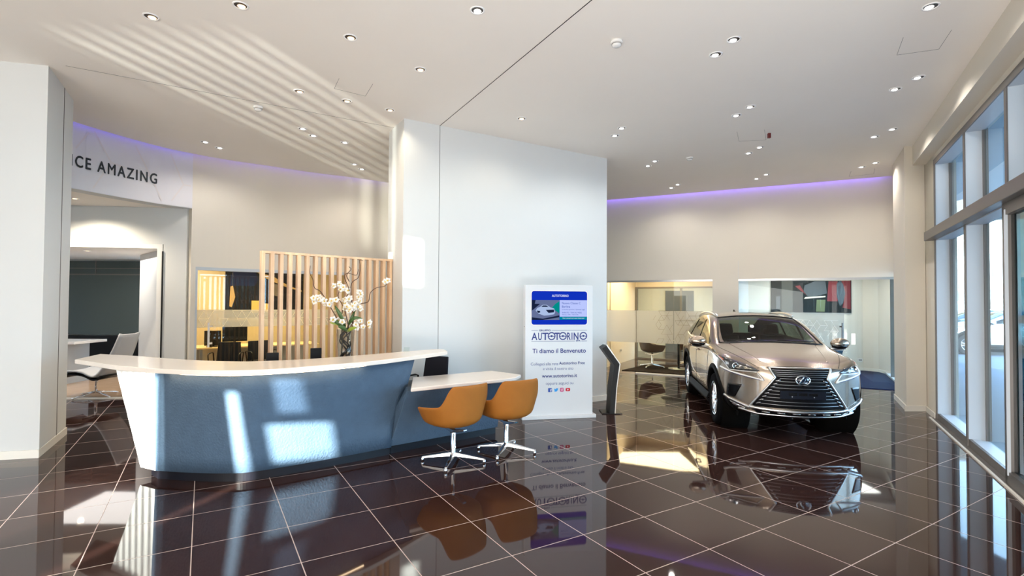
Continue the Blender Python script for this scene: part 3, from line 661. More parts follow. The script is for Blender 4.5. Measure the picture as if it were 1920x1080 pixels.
# low desk joined to the counter
d0, d1, d2, d3, d4 = [at(x, y, .75).xy for x, y in ((770, 729), (948, 711), (977, 703), (922, 695.5), (774, 708))]
t = thing('reception_desk', 'low white-topped desk with blue-grey leather front beside the curved counter', 'desk')
g = MB(); g.prism([tuple(d0), tuple(d1), tuple(d1+(d2-d1)*.4+Vector((.05, -.03))), tuple(d2), tuple(d3), tuple(d4)], .715, .755); obj('desktop', g, M['counter_top'], t, bevel=.01)
fa, fb, fc = Vector((-1.32, 5.60)), Vector((-.17, 6.50)), Vector((-.45, 6.9)); ta, tb_, tc_ = d0+Vector((-.05, .07)), d1+Vector((-.02, .13)), d3+Vector((.03, -.08))
g = MB(); g.hexa(q8(fa, fb, fc, Vector((-1.6, 6.0)), .085)+q8(ta, tb_, tc_, d4+Vector((-.1, 0)), .715)); obj('front_panel', g, M['leather'], t, bevel=.008)
g = MB(); g.hexa(q8(fa+Vector((.0, .03)), fb+Vector((-.03, .03)), fc, Vector((-1.6, 6.0)), 0)+q8(fa+Vector((.0, .03)), fb+Vector((-.03, .03)), fc, Vector((-1.6, 6.0)), .09)); obj('plinth', g, M['plinth'], t)

# inner work surface behind the counter
t = thing('staff_worktop', 'white staff work surface hidden behind curved reception counter', 'desk')
g = MB(); wf = [Vector((-3.0, 5.35)), Vector((-2.45, 5.18)), Vector((-1.75, 5.72)), Vector((-1.5, 6.2))]; wbk = [Vector((-1.75, 6.75)), Vector((-2.3, 6.25)), Vector((-2.9, 5.85))]
g.prism([tuple(v) for v in wf+wbk], .69, .73); obj('worktop', g, M['white'], t, bevel=.004)
for q in ((-2.85, 5.6), (-2.0, 6.25), (-1.75, 6.1)):
    g = MB(); g.box(q[0]-.03, q[0]+.03, q[1]-.03, q[1]+.03, 0, .69); obj('leg', g, M['steel'], t)
def monitor(name, x, y, z, w_, h_, ztop, rz, label, group=None):
    t = thing(name, label, 'monitor', (x, y, z), rz, group)
    zt = ztop-z
    g = MB(); g.box(-w_/2, w_/2, -.015, .015, zt-h_, zt); obj('screen', g, M['black'], t, bevel=.006)
    g = MB(); g.box(-.02, .02, .0, .03, .01, zt-h_*.5); obj('stand', g, M['black'], t)
    g = MB(); g.box(-.1, .1, -.06, .09, 0, .012); obj('base', g, M['black'], t, bevel=.003); return t
monitor('monitor', at(513, 660, 1.10).x, 5.62, .73, .125, .22, 1.095, R_(20), 'small black monitor peeking over the curved counter, nearer the left')
p = at(601, 655, 1.12); monitor('monitor', -2.245, 5.88, .73, .12, .22, 1.125, R_(25), 'small black monitor peeking over the curved counter, beside the orchids')

# ================================================================== TUB CHAIRS
def tub_shell(mb, hb=.84, ha=.63, zs=.40, top=(.315, .30)):
    ths = [R_(-128+i*256/40) for i in range(41)]; rows = []
    def ht(a):
        a = abs(math.degrees(a)); k = min(1, max(0, (a-36)/30)); k = k*k*(3-2*k); k2 = min(1, max(0, (a-66)/62))
        return hb*(1-k)+ha*k-.05*k2
    nv = 9
    for i in range(nv+1):
        v = i/nv; row = []
        for a in ths:
            h_ = ht(a); z = zs+(h_-zs)*max(0, (v-.3)/.7)**1.0 if v > .3 else zs-.012*math.cos(v/.3*PI/2)
            rr = .02+(.245-.02)*(v/.3) if v < .3 else .255+.075*((v-.3)/.7)**.8
            if v <= .3: z += .045*(v/.3)**2*0.6
            else: z += .027*(1-(v-.3)/.7)
            sn, cn = math.sin(a), math.cos(a); q_ = min(1, v/.3); pw = 1-.24*q_
            row.append((rr*math.copysign(abs(sn)**pw, sn)*.99, -rr*math.copysign(abs(cn)**(1-.1*q_), cn)*(.98 if cn > 0 else 1.12), z))
        rows.append(row)
    mb.grid(rows); return mb
def tub_chair(name, label, x, y, rz, m, hb=.84):
    t = thing(name, label, 'chair', (x, y, 0), rz, None)
    s = obj('shell', tub_shell(MB(), hb), m, t, solid=.028, subsurf=1)
    g = MB(); g.prism([(.23*math.cos(a*PI/12), .03+.24*math.sin(a*PI/12)) for a in range(24)], .405, .455); obj('seat_cushion', g, m, t, bevel=.02, bseg=3)
    g = MB(); g.lathe([(.03, .075), (.028, .1), (.025, .34), (.02, .345), (.02, .385)], 20); obj('column', g, M['chrome'], t)
    g = MB(); g.hexa([(-.025, -.19, .355), (.025, -.19, .355), (.03, .02, .30), (-.03, .02, .30), (-.025, -.19, .372), (.025, -.19, .372), (.03, .02, .345), (-.03, .02, .345)]); g.hexa([(-.025, .19, .36), (.025, .19, .36), (.03, -.02, .31), (-.03, -.02, .31), (-.025, .19, .378), (.025, .19, .378), (.03, -.02, .345), (-.03, -.02, .345)][::1]); obj('seat_bracket', g, M['chrome'], t, bevel=.004)
    for k in range(4):
        a = R_(38+90*k); g = MB(); c, s_ = math.cos(a), math.sin(a)
        def P(r, w_, z): return (r*c-w_*s_, r*s_+w_*c, z)
        g.hexa([P(0, -.024, .07), P(.33, -.013, .035), P(.33, .013, .035), P(0, .024, .07), P(0, -.018, .115), P(.33, -.010, .055), P(.33, .010, .055), P(0, .018, .115)])
        lg = obj('leg', g, M['chrome'], t, bevel=.005)
        g = MB(); g.lathe([(.014, 0), (.018, .004), (.018, .03), (.012, .05)], 12, (.325*c, .325*s_, 0)); obj('foot', g, M['chrome'], lg)
    return t
rz = math.atan2(.77, -.64)-PI/2
tub_chair('tub_chair', 'tan leather swivel tub chair nearer the camera, at left of the low desk', -.60, 5.33, rz+R_(6), M['amber'])
tub_chair('tub_chair', 'tan leather swivel tub chair further from camera, beside the white totem', -.055, 5.71, rz-R_(4), M['amber'])

# dark desk chair behind the desk
def office_chair(name, label, x, y, rz, m=None, top=.92, w_=.44, group=None):
    m = m or M['dark']; t = thing(name, label, 'office chair', (x, y, 0), rz, group)
    g = MB(); g.grid([[(sx_*w_/2*(1-.12*k), -.22-.06*k-.0*abs(sx_), .48+(top-.48)*k) for sx_ in (-1, -.5, 0, .5, 1)] for k in (0, .25, .5, .75, 1)]); obj('backrest', g, m, t, solid=.035, bevel=.01)
    g = MB(); g.box(-.23, .23, -.2, .24, .43, .49); obj('seat', g, m, t, bevel=.025, bseg=3)
    for s_ in (-1, 1):
        g = MB(); g.tube([(s_*.24, -.18, .45), (s_*.265, -.2, .66), (s_*.265, -.14, .675), (s_*.265, .12, .67), (s_*.26, .16, .64), (s_*.25, .15, .45)], .012, 8); obj('armrest', g, M['black'], t)
    g = MB(); g.lathe([(.03, .06), (.025, .44)], 14); obj('column', g, M['chrome'], t)
    for k in range(5):
        a = R_(72*k+20); g = MB(); g.tube([(0, 0, .09), (.28*math.cos(a), .28*math.sin(a), .05)], .02, 8, .012); g.ball((.28*math.cos(a), .28*math.sin(a), .025), .024); obj('leg', g, M['chrome'], t)
    return t
office_chair('office_chair', 'black office chair behind the low desk, only its backrest showing', -1.15, 6.72, R_(150), top=.93, w_=.42)

# ================================================================== SLATTED SCREEN
s0_, s1_ = Vector((-2.985, 6.085)), Vector((-1.70, 7.265)); sdv = (s1_-s0_); sl = sdv.length; sdv.normalize()
t = thing('slatted_screen', 'pale oak slatted room divider standing between counter and glass office', 'room divider', (s0_.x, s0_.y, 0), math.atan2(sdv.y, sdv.x))
NS = 17
for i in range(NS):
    x = i*(sl-.045)/(NS-1); g = MB(); g.box(x, x+.040, -.0, .075, .04, 2.235); obj('slat', g, M['oak'], t)
g = MB(); g.box(-.0, sl, -.005, .08, 2.235, 2.262); obj('top_rail', g, M['oak'], t)
g = MB(); g.box(-.0, sl, -.005, .08, 0, .04); obj('bottom_rail', g, M['oak'], t)
q = at(738, 483, 2.28); g = MB(); g.box(-.035, .035, -.03, .03, -.06, .05); c = onwall(736, 484, c0, CWn)
o = obj('motion_sensor', g, M['white'], bevel=.015, bseg=3, loc=(c.x+.03*(-CWd.x), c.y-.03*CWd.y, c.z+.035)); o.rotation_euler = (0, 0, R_(31)); tag(o, 'small white motion sensor on wall end above the slatted screen', 'sensor')

# ================================================================== ORCHIDS
VX, VY, VZ = -1.985, 6.12, .73
t = thing('glass_vase', 'tall clear glass vase full of dark twigs behind the counter', 'vase', (VX, VY, VZ))
g = MB(); g.lathe([(.0, .0), (.075, .0), (.085, .05), (.088, .3), (.105, .60), (.100, .60), (.083, .3), (.08, .05), (.0, .02)], 28, cap=False); obj('body', g, glass('vase_glass', (.86, .88, .88), 1.2), t)
random.seed(3); g = MB()
for k in range(7):
    a = k*.9; pts = []
    for i in range(14):
        z = .03+i*.045; r = .05*math.sin(i*1.15+k); pts.append((.04*math.cos(a)+r*math.cos(a+1.5), .04*math.sin(a)+r*math.sin(a+1.5), z))
    g.tube(cr_spline(pts, 3), .008, 6)
tw_ = obj('twisted_stem', g, M['twigd'], t)
t = thing('orchid_arrangement', 'white orchids with twisted bare twigs arranged in the glass vase', 'flowers', (VX, VY, VZ+.55))
def PX(px, py, dy=0):   # place on the bouquet's own upright plane
    Y = VY+dy; d = ray(px, py); k = Y/d.y; return Vector((d.x*k-VX, Y-VY, CAMH+d.z*k-VZ-.55))
tws = [[(650, 628), (640, 600), (648, 560), (655, 545), (646, 520), (652, 512), (668, 516), (672, 505)], [(655, 625), (662, 590), (658, 550), (660, 530), (672, 520), (676, 500), (674, 488), (681, 489)],
       [(655, 528), (650, 516), (658, 505), (654, 500)], [(645, 620), (622, 580), (602, 548), (590, 540), (587, 525), (581, 512), (582, 498)], [(660, 620), (668, 575), (690, 566), (694, 550), (705, 540), (722, 536), (728, 524)],
       [(655, 620), (646, 580), (634, 556), (640, 540), (648, 532)]]
for i, tw in enumerate(tws):
    g = MB(); g.tube(cr_spline([PX(x, y, .03*math.sin(i*2+k)) for k, (x, y) in enumerate(tw)], 5), .0065, 6, .003); obj('twig', g, M['twig'], t)
random.seed(11)
g = MB()
for k in range(5):
    a = k*2*PI/5+PI/2; c = Vector((math.cos(a), 0, math.sin(a)))*.020; w1 = .019 if k % 2 else .014
    sd_ = Vector((-math.sin(a), 0, math.cos(a)))
    st_ = len(g.v); g.add([c*.1+Vector((0, -.004, 0)), c*.9+sd_*w1*.8, c*1.55, c*.9-sd_*w1*.8, c*.8+Vector((0, -.008, 0))], [(0, 3, 4), (0, 4, 1), (4, 3, 2), (4, 2, 1)], True)
fl0 = obj('flower', g, M['petal'], t, solid=.003, merge=False)
g = MB(); g.ball((0, -.010, -.003), .006, .006, .008, 8); fc0 = obj('flower_centre', g, M['yel'], fl0)
spots = []
def cl(pts, n, sp):
    for _ in range(n):
        x, y = random.choice(pts); spots.append((x+random.gauss(0, sp), y+random.gauss(0, sp)))
cl([(596, 561), (605, 562), (615, 567), (625, 568)], 16, 4.0); cl([(636, 534), (643, 540), (650, 545)], 9, 3.5); cl([(645, 560), (652, 556), (650, 570)], 10, 4.5)
cl([(671, 560), (676, 550), (672, 568)], 10, 4.5); cl([(655, 578), (665, 576), (660, 572)], 8, 4); cl([(640, 602), (650, 606), (633, 600)], 7, 3.5); cl([(664, 612), (673, 609), (689, 609), (681, 612)], 9, 3.5); cl([(724, 533), (725, 527)], 2, 1.5)
for i, (x, y) in enumerate(spots):
    p = PX(x, y, random.uniform(-.09, .03)); sc = random.uniform(1.05, 1.5)
    f_ = fl0 if i == 0 else fl0.copy()
    if i: COL.objects.link(f_); c_ = fc0.copy(); COL.objects.link(c_); c_.parent = f_
    f_.parent = t; f_.location = p; f_.rotation_euler = (random.uniform(-.5, .5), random.uniform(-.9, .9), random.uniform(-.7, .7)); f_.scale = (sc, sc, sc)
def leaf(a, b, w_, bend, m):
    a = Vector(a); b = Vector(b); rows = []; d = (b-a); s_ = d.cross(Vector((0, 1, 0))).normalized()
    for i in range(9):
        k = i/8; c = a+d*k+Vector((0, -bend*math.sin(PI*k), bend*math.sin(PI*k))); ww = w_*math.sin(PI*min(1, k*.92+.06))**.7
        rows.append([c-s_*ww, c+Vector((0, .006, -.004)), c+s_*ww])
    g = MB(); g.grid(rows); obj('leaf', g, m, t, solid=.003)
leaf(PX(648, 618), PX(617, 598, -.05), .024, .03, M['leaf']); leaf(PX(648, 612), PX(628, 573, -.03), .022, .02, M['leaf']); leaf(PX(652, 612), PX(679, 597, -.06), .02, .05, M['leaf'])
leaf(PX(650, 620), PX(668, 580, 0), .012, .02, M['leaf']); leaf(PX(652, 622, -.04), PX(634, 612, -.12), .025, .02, M['leaf']); leaf(PX(650, 622, -.05), PX(668, 614, -.12), .02, .01, M['leafy']); leaf(PX(646, 614), PX(638, 584, -.05), .014, .02, M['leaf'])
leaf(PX(640, 612), PX(618, 605, -.04), .012, .01, M['leafy'])

# ================================================================== TOTEM
TA, TB = at(980, 787).xy, at(1113, 782).xy
tw_l = (TB-TA).length; ang = math.atan2(TB.y-TA.y, TB.x-TA.x)
t = thing('totem_display', 'white totem sign with a screen and printed welcome text', 'totem', (TA.x, TA.y, 0), ang)
WT = tw_l*.985; HT = 1.915
TW = mat('totem_white', (.68, .71, .74), .3)
g = MB(); g.box(0.03, WT, .0, .14, .045, HT); obj('body', g, TW, t, bevel=.006)
g = MB(); g.box(-.02, WT+.04, -.045, .19, 0, .05); obj('base', g, TW, t, bevel=.006)
def tu(px): return (px-978.5)/(1111.5-978.5)*WT
def tv(py): return (784.5-py)/(784.5-534)*HT
def tmesh(me, y=-.0015, mb=None):
    mb = mb or MB(); b = len(mb.v); mb.v += [(v.co.x, y, v.co.y) for v in me.vertices]
    for p in me.polygons: mb.f.append([b+i for i in p.vertices]); mb.m.append(mb.cur); mb.sm.append(False)
    return mb
def rrect(mb, x0, x1, z0, z1, r, y0, y1):
    pts = []
    for cx, cz, a0 in ((x1-r, z1-r, 0), (x0+r, z1-r, 90), (x0+r, z0+r, 180), (x1-r, z0+r, 270)):
        for k in range(6): a = R_(a0+k*18); pts.append((cx+r*math.cos(a), cz+r*math.sin(a)))
    n = len(pts); mb.add([(x, y0, z) for x, z in pts]+[(x, y1, z) for x, z in pts], [tuple(range(n)), tuple(range(n, 2*n))[::-1]]+[(i, n+i, n+(i+1) % n, (i+1) % n) for i in range(n)]); return mb
EM = lambda n, c, s=1.0: emis(n, c, s)
sx0, sx1, sz0, sz1 = tu(994), tu(1100), tv(608.5), tv(545.5)
g = MB(); rrect(g, sx0, sx1, sz0, sz1, .035, -.004, .01); scr = obj('screen', g, EM('screen_blue', (.003, .016, .24), 1.0), t, merge=False)
g = MB(); rrect(g, sx0-.012, sx1+.012, sz0-.012, sz1+.012, .045, -.002, .01); obj('screen_bezel', g, M['white'], t, merge=False)
sw, sh = sx1-sx0, sz1-sz0
def S(u, v): return sx0+u*sw, sz0+v*sh
def srect(name, u0, u1, v0, v1, m, y=-.0052):
    g = MB(); a, b = S(u0, v0), S(u1, v1); g.add([(a[0], y, a[1]), (b[0], y, a[1]), (b[0], y, b[1]), (a[0], y, b[1])], [(0, 1, 2, 3)]); return obj(name, g, m, scr, merge=False)
srect('advert_panel', .50, 1.0, .24, .735, EM('screen_lilac', (.25, .29, .50), .95)); srect('advert_panel', .50, 1.0, .15, .235, EM('screen_teal', (.0, .13, .18), .9)); srect('advert_photo', .0, .495, .14, .735, EM('screen_photo_grey', (.08, .10, .19), .8))
def spoly(name, pts, m, y): g = MB(); g.add([(S(u, v)[0], y, S(u, v)[1]) for u, v in pts], [tuple(range(len(pts)))]); return obj(name, g, m, scr, merge=False)
pm_g = EM('screen_photo_green', (.0, .16, .15), .8); pm_d = EM('screen_photo_dark', (.006, .01, .03), .8); pm_l = EM('screen_photo_light', (.22, .28, .42), .9)
spoly('advert_photo', [(.495, .70), (.495, .33), (.40, .45), (.36, .50), (.42, .62)], pm_g, -.0056); spoly('advert_photo', [(0, .735), (.07, .735), (.055, .62), (.15, .62), (.03, .45), (0, .42)], pm_d, -.0056); spoly('advert_photo', [(.0, .22), (.2, .18), (.495, .28), (.495, .22), (.2, .14), (0, .14)], pm_d, -.0056)
spoly('advert_car', [(.07, .42), (.10, .50), (.15, .53), (.19, .59), (.27, .59), (.33, .52), (.40, .48), (.42, .38), (.40, .31), (.30, .28), (.22, .27), (.12, .33)], pm_l, -.006)
spoly('advert_car', [(.17, .53), (.20, .575), (.26, .575), (.30, .53)], pm_d, -.0064); spoly('advert_car', [(.25, .44), (.40, .45), (.40, .37), (.30, .35)], pm_d, -.0064); spoly('advert_car', [(.09, .42), (.15, .41), (.15, .36), (.11, .35)], pm_d, -.0064)
g = MB(); W_ = EM('screen_white', (.45, .48, .55), .9)
tmesh(text_mesh('AUTOTORINO', S(.36, 0)[0], S(.66, 0)[0], S(0, .83)[1], .01, height=.035), -.0062, g); obj('screen_lettering', g, W_, scr, merge=False)
g = MB(); tmesh(text_mesh('Nuova Classe C', S(.54, 0)[0], S(.88, 0)[0], S(0, .615)[1]), -.0062, g); tmesh(text_mesh('Berlina', S(.54, 0)[0], S(.69, 0)[0], S(0, .51)[1]), -.0062, g)
tmesh(text_mesh('La berlina sportiva, ripensata oggi.', S(.54, 0)[0], S(.96, 0)[0], S(0, .44)[1]), -.0062, g); tmesh(text_mesh('34 RATE / TAN AL MESE', S(.54, 0)[0], S(.90, 0)[0], S(0, .34)[1]), -.0062, g); tmesh(text_mesh('TAN fisso 4,99% - TAEG 5,90%', S(.54, 0)[0], S(.84, 0)[0], S(0, .285)[1]), -.0062, g)
obj('screen_lettering', g, EM('screen_text_blue', (.01, .04, .2), .9), scr, merge=False)
g = MB(); tmesh(text_mesh('Vieni a provarla nei nostri showroom!', S(.55, 0)[0], S(.95, 0)[0], S(0, .18)[1]), -.0062, g); obj('screen_lettering', g, W_, scr, merge=False)
# printed logo
g = MB(); z0, z1 = tv(637), tv(623); hcap = z1-z0
# letters spelled out with steering-wheel O's
def put(ch, xa, xb): tmesh(text_mesh(ch, tu(xa), tu(xb), z0, .018, height=hcap), -.0015, g)
def ring(mb, cx, cz, r0, r1, y=-.0018, n=32, a0=0, a1=360):
    rows = [[], []]
    for i in range(n+1):
        a = R_(a0+(a1-a0)*i/n)
        for k, r in ((0, r0), (1, r1)): rows[k].append((cx+r*math.cos(a), y, cz+r*math.sin(a)))
    mb.grid(rows, False)
for ch, a, b in (('A', 994, 1005.2), ('U', 1006.5, 1013.5), ('T', 1014, 1026), ('T', 1037.5, 1047.5), ('R', 1061.5, 1068.5), ('I', 1070.3, 1071.8), ('N', 1074.3, 1083.5)): put(ch, a, b)
for cx in (1032, 1053.5, 1093): 
    c_, cz = tu(cx), (z0+z1)/2; r = hcap*.54
    ring(g, c_, cz, r*.74, r); ring(g, c_, cz, 0, r*.26, -.002)
    for sgn in (-1, 1): g.add([(c_+sgn*r*.2, -.002, cz-.004), (c_+sgn*r*.8, -.002, cz-.014), (c_+sgn*r*.8, -.002, cz-.004), (c_+sgn*r*.2, -.002, cz+.008)], [(0, 1, 2, 3)])
tmesh(text_mesh('GRUPPO', tu(1008), tu(1030), tv(620.8), .03, height=.026), -.0015, g); tmesh(text_mesh('SPA', tu(1078.5), tu(1087.5), tv(640.5), .03, height=.024), -.0015, g)
for a, b, z in ((994, 1006, 619.2), (1032, 1100, 619.2), (994, 1077, 639.5), (1089, 1100, 639.5)):
    g.add([(tu(a), -.0015, tv(z)-.0025), (tu(b), -.0015, tv(z)-.0025), (tu(b), -.0015, tv(z)+.0025), (tu(a), -.0015, tv(z)+.0025)], [(0, 1, 2, 3)])
tmesh(text_mesh('Ti diamo il Benvenuto', tu(996), tu(1098), tv(661.5), .018), -.0015, g); tmesh(text_mesh('www.autotorino.it', tu(1014), tu(1081), tv(707.5), .018), -.0015, g); tmesh(text_mesh('Autotorino Free', tu(1046.5), tu(1096), tv(683.5), .018), -.0015, g)
obj('lettering', g, M['blue'], t, merge=False)
g = MB(); tmesh(text_mesh('Collegati alla rete', tu(993), tu(1045), tv(684.5)), -.0015, g); tmesh(text_mesh('e visita il nostro sito', tu(1016), tu(1074), tv(693.5)), -.0015, g); tmesh(text_mesh('oppure seguici su', tu(1021.5), tu(1074), tv(721)), -.0015, g)
obj('fine_lettering', g, M['blue2'], t, merge=False)
def sq(name, cx, w_, hh, m, r=.008):
    g = MB(); rrect(g, tu(cx)-w_/2, tu(cx)+w_/2, tv(731)-hh/2, tv(731)+hh/2, r, -.0015, .002); return obj(name, g, m, t, merge=False)
IW = mat('icon_white', (.9, .9, .9), .5)
o = sq('social_icon', 1029.5, .058, .058, mat('icon_navy', (.02, .07, .35), .5)); g = MB(); tmesh(text_mesh('f', tu(1030), None, tv(734), .04, height=.04), -.002, g); obj('icon_mark', g, IW, o, merge=False)
TWm = mat('icon_sky', (.02, .33, .8), .5); g = MB()
cx, cz = tu(1041), tv(731); u = .032
pts = [(-1, -.55), (-.55, -.45), (-.9, -.1), (-.75, -.1), (-.95, .3), (-.8, .25), (-.9, .65), (-.1, .3), (0, .65), (.35, .8), (.65, .65), (1, .75), (.85, .5), (1, .45), (.8, .25), (.7, -.2), (.35, -.65), (-.2, -.8), (-.7, -.75)]
g.add([(cx+a*u, -.002, cz+b*u) for a, b in pts], [tuple(range(len(pts)))]); obj('social_icon', g, TWm, t, merge=False)
o = sq('social_icon', 1052, .056, .056, mat('icon_magenta', (.55, .06, .22), .5), .014); g = MB(); ring(g, tu(1052), tv(731), .009, .014, -.002); ring(g, tu(1052)+.016, tv(731)+.016, 0, .003, -.002); obj('icon_mark', g, IW, o, merge=False)
o = sq('social_icon', 1063.5, .068, .046, mat('icon_red', (.6, .01, .03), .5), .014); g = MB(); q = (tu(1063.5), tv(731)); g.add([(q[0]-.008, -.002, q[1]-.011), (q[0]+.012, -.002, q[1]), (q[0]-.008, -.002, q[1]+.011)], [(0, 1, 2)]); obj('icon_mark', g, IW, o, merge=False)
g = MB(); g.lathe([(0, -.004), (.006, -.004), (.006, .002)], 12, (.029, .05, 1.32), 'x'); obj('lock', g, M['frame'], t)

# angled tablet stand
t = thing('tablet_stand', 'black and silver angled info stand between totem and car', 'stand', (1.50, 7.82, 0), R_(0))
g = MB(); g.box(-.14, .16, -.15, .15, 0, .014); obj('base', g, M['black'], t, bevel=.003)
def ribbon(prof, y0, y1, th):   # profile in xz with thickness, swept along y
    P_ = [Vector(p) for p in prof]; L_, R2 = [], []
    for i, p in enumerate(P_):
        d = (P_[min(i+1, len(P_)-1)]-P_[max(i-1, 0)]).normalized(); n = Vector((-d.y, d.x)); L_.append(p+n*th/2); R2.append(p-n*th/2)
    poly = L_+R2[::-1]; n = len(poly); g = MB(); g.add([(p.x, y0, p.y) for p in poly]+[(p.x, y1, p.y) for p in poly], [tuple(range(n)), tuple(range(n, 2*n))[::-1]]+[(i, (i+1) % n, n+(i+1) % n, n+i) for i in range(n)]); return g
pr = [(.005, .014), (.03, .4), (.075, .735), (-.115, 1.0)]
obj('post', ribbon(pr, -.155, .15, .075), M['black'], t, merge=False)
pr2 = [(.048, .014), (.074, .4), (.122, .752), (-.078, 1.035)]
obj('front_panel', ribbon(pr2, -.152, .152, .014), M['white'], t, merge=False)

# ================================================================== OFFICE FURNITURE
# left office (behind the oak slats)
t = thing('wall_picture', 'large dark automotive picture on back wall of the left glass office', 'picture')
def opx(px, lift=0):
    k = (px-960)/FPX; tt = (k*oa.y-oa.x)/(od.x-k*od.y); return oa+od*tt
pa, pb_ = opx(422), opx(568); pl_len = (pb_-pa).length; pang = math.atan2(od.y, od.x)
t.location = (pa.x-on.x*.03, pa.y-on.y*.03, 0); t.rotation_euler = (0, 0, pang)
Lp = pl_len
g = MB(); g.box(0, Lp, 0, .025, 1.28, 2.46); obj('canvas', g, mat('picture_black', (.004, .004, .008), .6, spec=.15), t)
def pic(name, pts, m, y=-.002):
    g = MB(); g.add([(a*Lp, y, 1.28+b*1.18) for a, b in pts], [tuple(range(len(pts)))]); obj(name, g, m, t, merge=False)
pic('picture_field', [(.12, .99), (.34, .99), (.40, .75), (.36, .62), (.05, .62), (.06, .8)], mat('picture_blue', (.004, .01, .06), .6, spec=.15))
gold = mat('picture_gold', (.45, .30, .12), .4); pic('picture_shape', [(.33, .99), (.38, .90), (.50, .78), (.62, .70), (.75, .62), (.98, .52), (.98, .55), (.8, .64), (.66, .76), (.60, .82), (.50, .86), (.45, .85), (.40, .95)], gold)
pic('picture_shape', [(.55, .70), (.58, .45), (.70, .40), (.66, .66)], mat('picture_grey', (.12, .10, .09), .4)); pic('picture_shape', [(.32, .10), (.32, .33), (.44, .33), (.46, .28), (.55, .27), (.58, .2), (.58, .10)], mat('picture_yellow', (.65, .45, .14), .4), -.003)
pic('picture_shape', [(.06, .60), (.09, .62), (.12, .40), (.08, .2), (.05, .22)], gold)
g = MB(); q = opx(432); g.seg(q-on*.02, opx(462)-on*.02, .02, .0, 1.16); tag(obj('wall_cabinet', g, M['cabinet'], bevel=.003), 'tall cream cabinet panel behind the monitor in left glass office', 'cabinet')
t = thing('office_desk', 'long light office desk seen through the left glass office window', 'desk', (-6.1, 9.93, 0), pang)
g = MB(); g.box(.0, 2.3, 0, .8, .71, .74); obj('desktop', g, M['cabinet'], t, bevel=.004)
for x, y in ((.05, .05), (2.2, .05), (.05, .72), (2.2, .72)):
    g = MB(); g.box(x, x+.05, y, y+.05, 0, .71); obj('leg', g, M['steel'], t)
g = MB(); g.box(.1, 2.2, .7, .72, .25, .7); obj('modesty_panel', g, M['white'], t)
monitor('monitor', -5.62, 10.40, .74, .46, .42, 1.26, pang+R_(8), 'large black monitor on the desk in the left glass office')
monitor('monitor', -6.0, 10.28, .74, .30, .30, 1.06, pang-R_(20), 'smaller black monitor left of the large one in left glass office')
g = MB(); g.lathe([(.03, 0), (.035, .1), (.025, .11)], 14); tag(obj('desk_cup', g, M['black'], loc=(-5.95, 10.12, .742)), 'small dark cup on the left end of the office desk', 'cup')
g = MB(); g.box(-.12, .12, -.09, .09, 0, .012); o = obj('notepad', g, M['white'], loc=(-4.92, 10.95, .741)); o.rotation_euler = (0, 0, .9); tag(o, 'white papers lying on the desk in the left glass office', 'papers')
cha = office_chair('office_chair', 'grey office chair before the left office desk, nearer the glass edge', -5.42, 9.72, pang+R_(160), top=.86)
copy_thing(cha, (-4.93, 10.18, 0), pang+R_(190), 'grey office chair before the left office desk, partly behind the first slats')
# lounge
t = thing('lounge_chair', 'pale grey high-back lounge chair on a chrome star base', 'lounge chair', (-7.12, 8.80, 0), 0)
prof = [(-.42, .40), (-.30, .455), (-.05, .44), (.12, .37), (.22, .40), (.34, .55), (.46, .80), (.56, 1.08)]
g = MB(); pp = cr_spline(prof, 4); rows = []
for p in pp:
    wd = .27 if p.y < .6 else .27-.10*(p.y-.6); rows.append([(p.x, wd*s_, p.y+.0+(.02 if abs(s_) > .9 else 0)) for s_ in (-1, -.6, 0, .6, 1)])
obj('shell', g.grid(rows), mat('pale_grey_leather', (.55, .56, .58), .4), t, solid=.03)
g = MB(); g.grid([[(p.x, .24*s_, p.y-.045) for s_ in (-1, 0, 1)] for p in pp[:18]]); obj('underframe', g, M['black'], t, solid=.02)
g = MB(); g.lathe([(.025, .06), (.02, .3), (.02, .38)], 14); obj('column', g, M['chrome'], t)
g = MB(); g.tube([(-.22, 0, .38), (0, 0, .30)], .015); g.tube([(.16, 0, .34), (0, 0, .28)], .015); obj('seat_bracket', g, M['chrome'], t)
for k in range(4):
    a = R_(-20+90*k); g = MB(); g.tube([(0, 0, .09), (.36*math.cos(a), .36*math.sin(a), .03)], .016, 8, .010); lg = obj('leg', g, M['chrome'], t)
    g = MB(); g.lathe([(.014, .012), (.014, .035)], 10, (.35*math.cos(a), .35*math.sin(a), 0)); obj('foot', g, M['chrome'], lg)
for c in t.children: c.location.z += .0
t = thing('lounge_table', 'white-topped table with grey side in front of the dark wall screen', 'table', (-9.35, 10.3, 0), 0)
g = MB(); g.box(-1.2, .90, -.4, .4, .80, .85); obj('tabletop', g, M['white'], t, bevel=.004)
g = MB(); g.box(-1.1, .62, -.3, .3, .012, .80); obj('base', g, M['grey'], t)
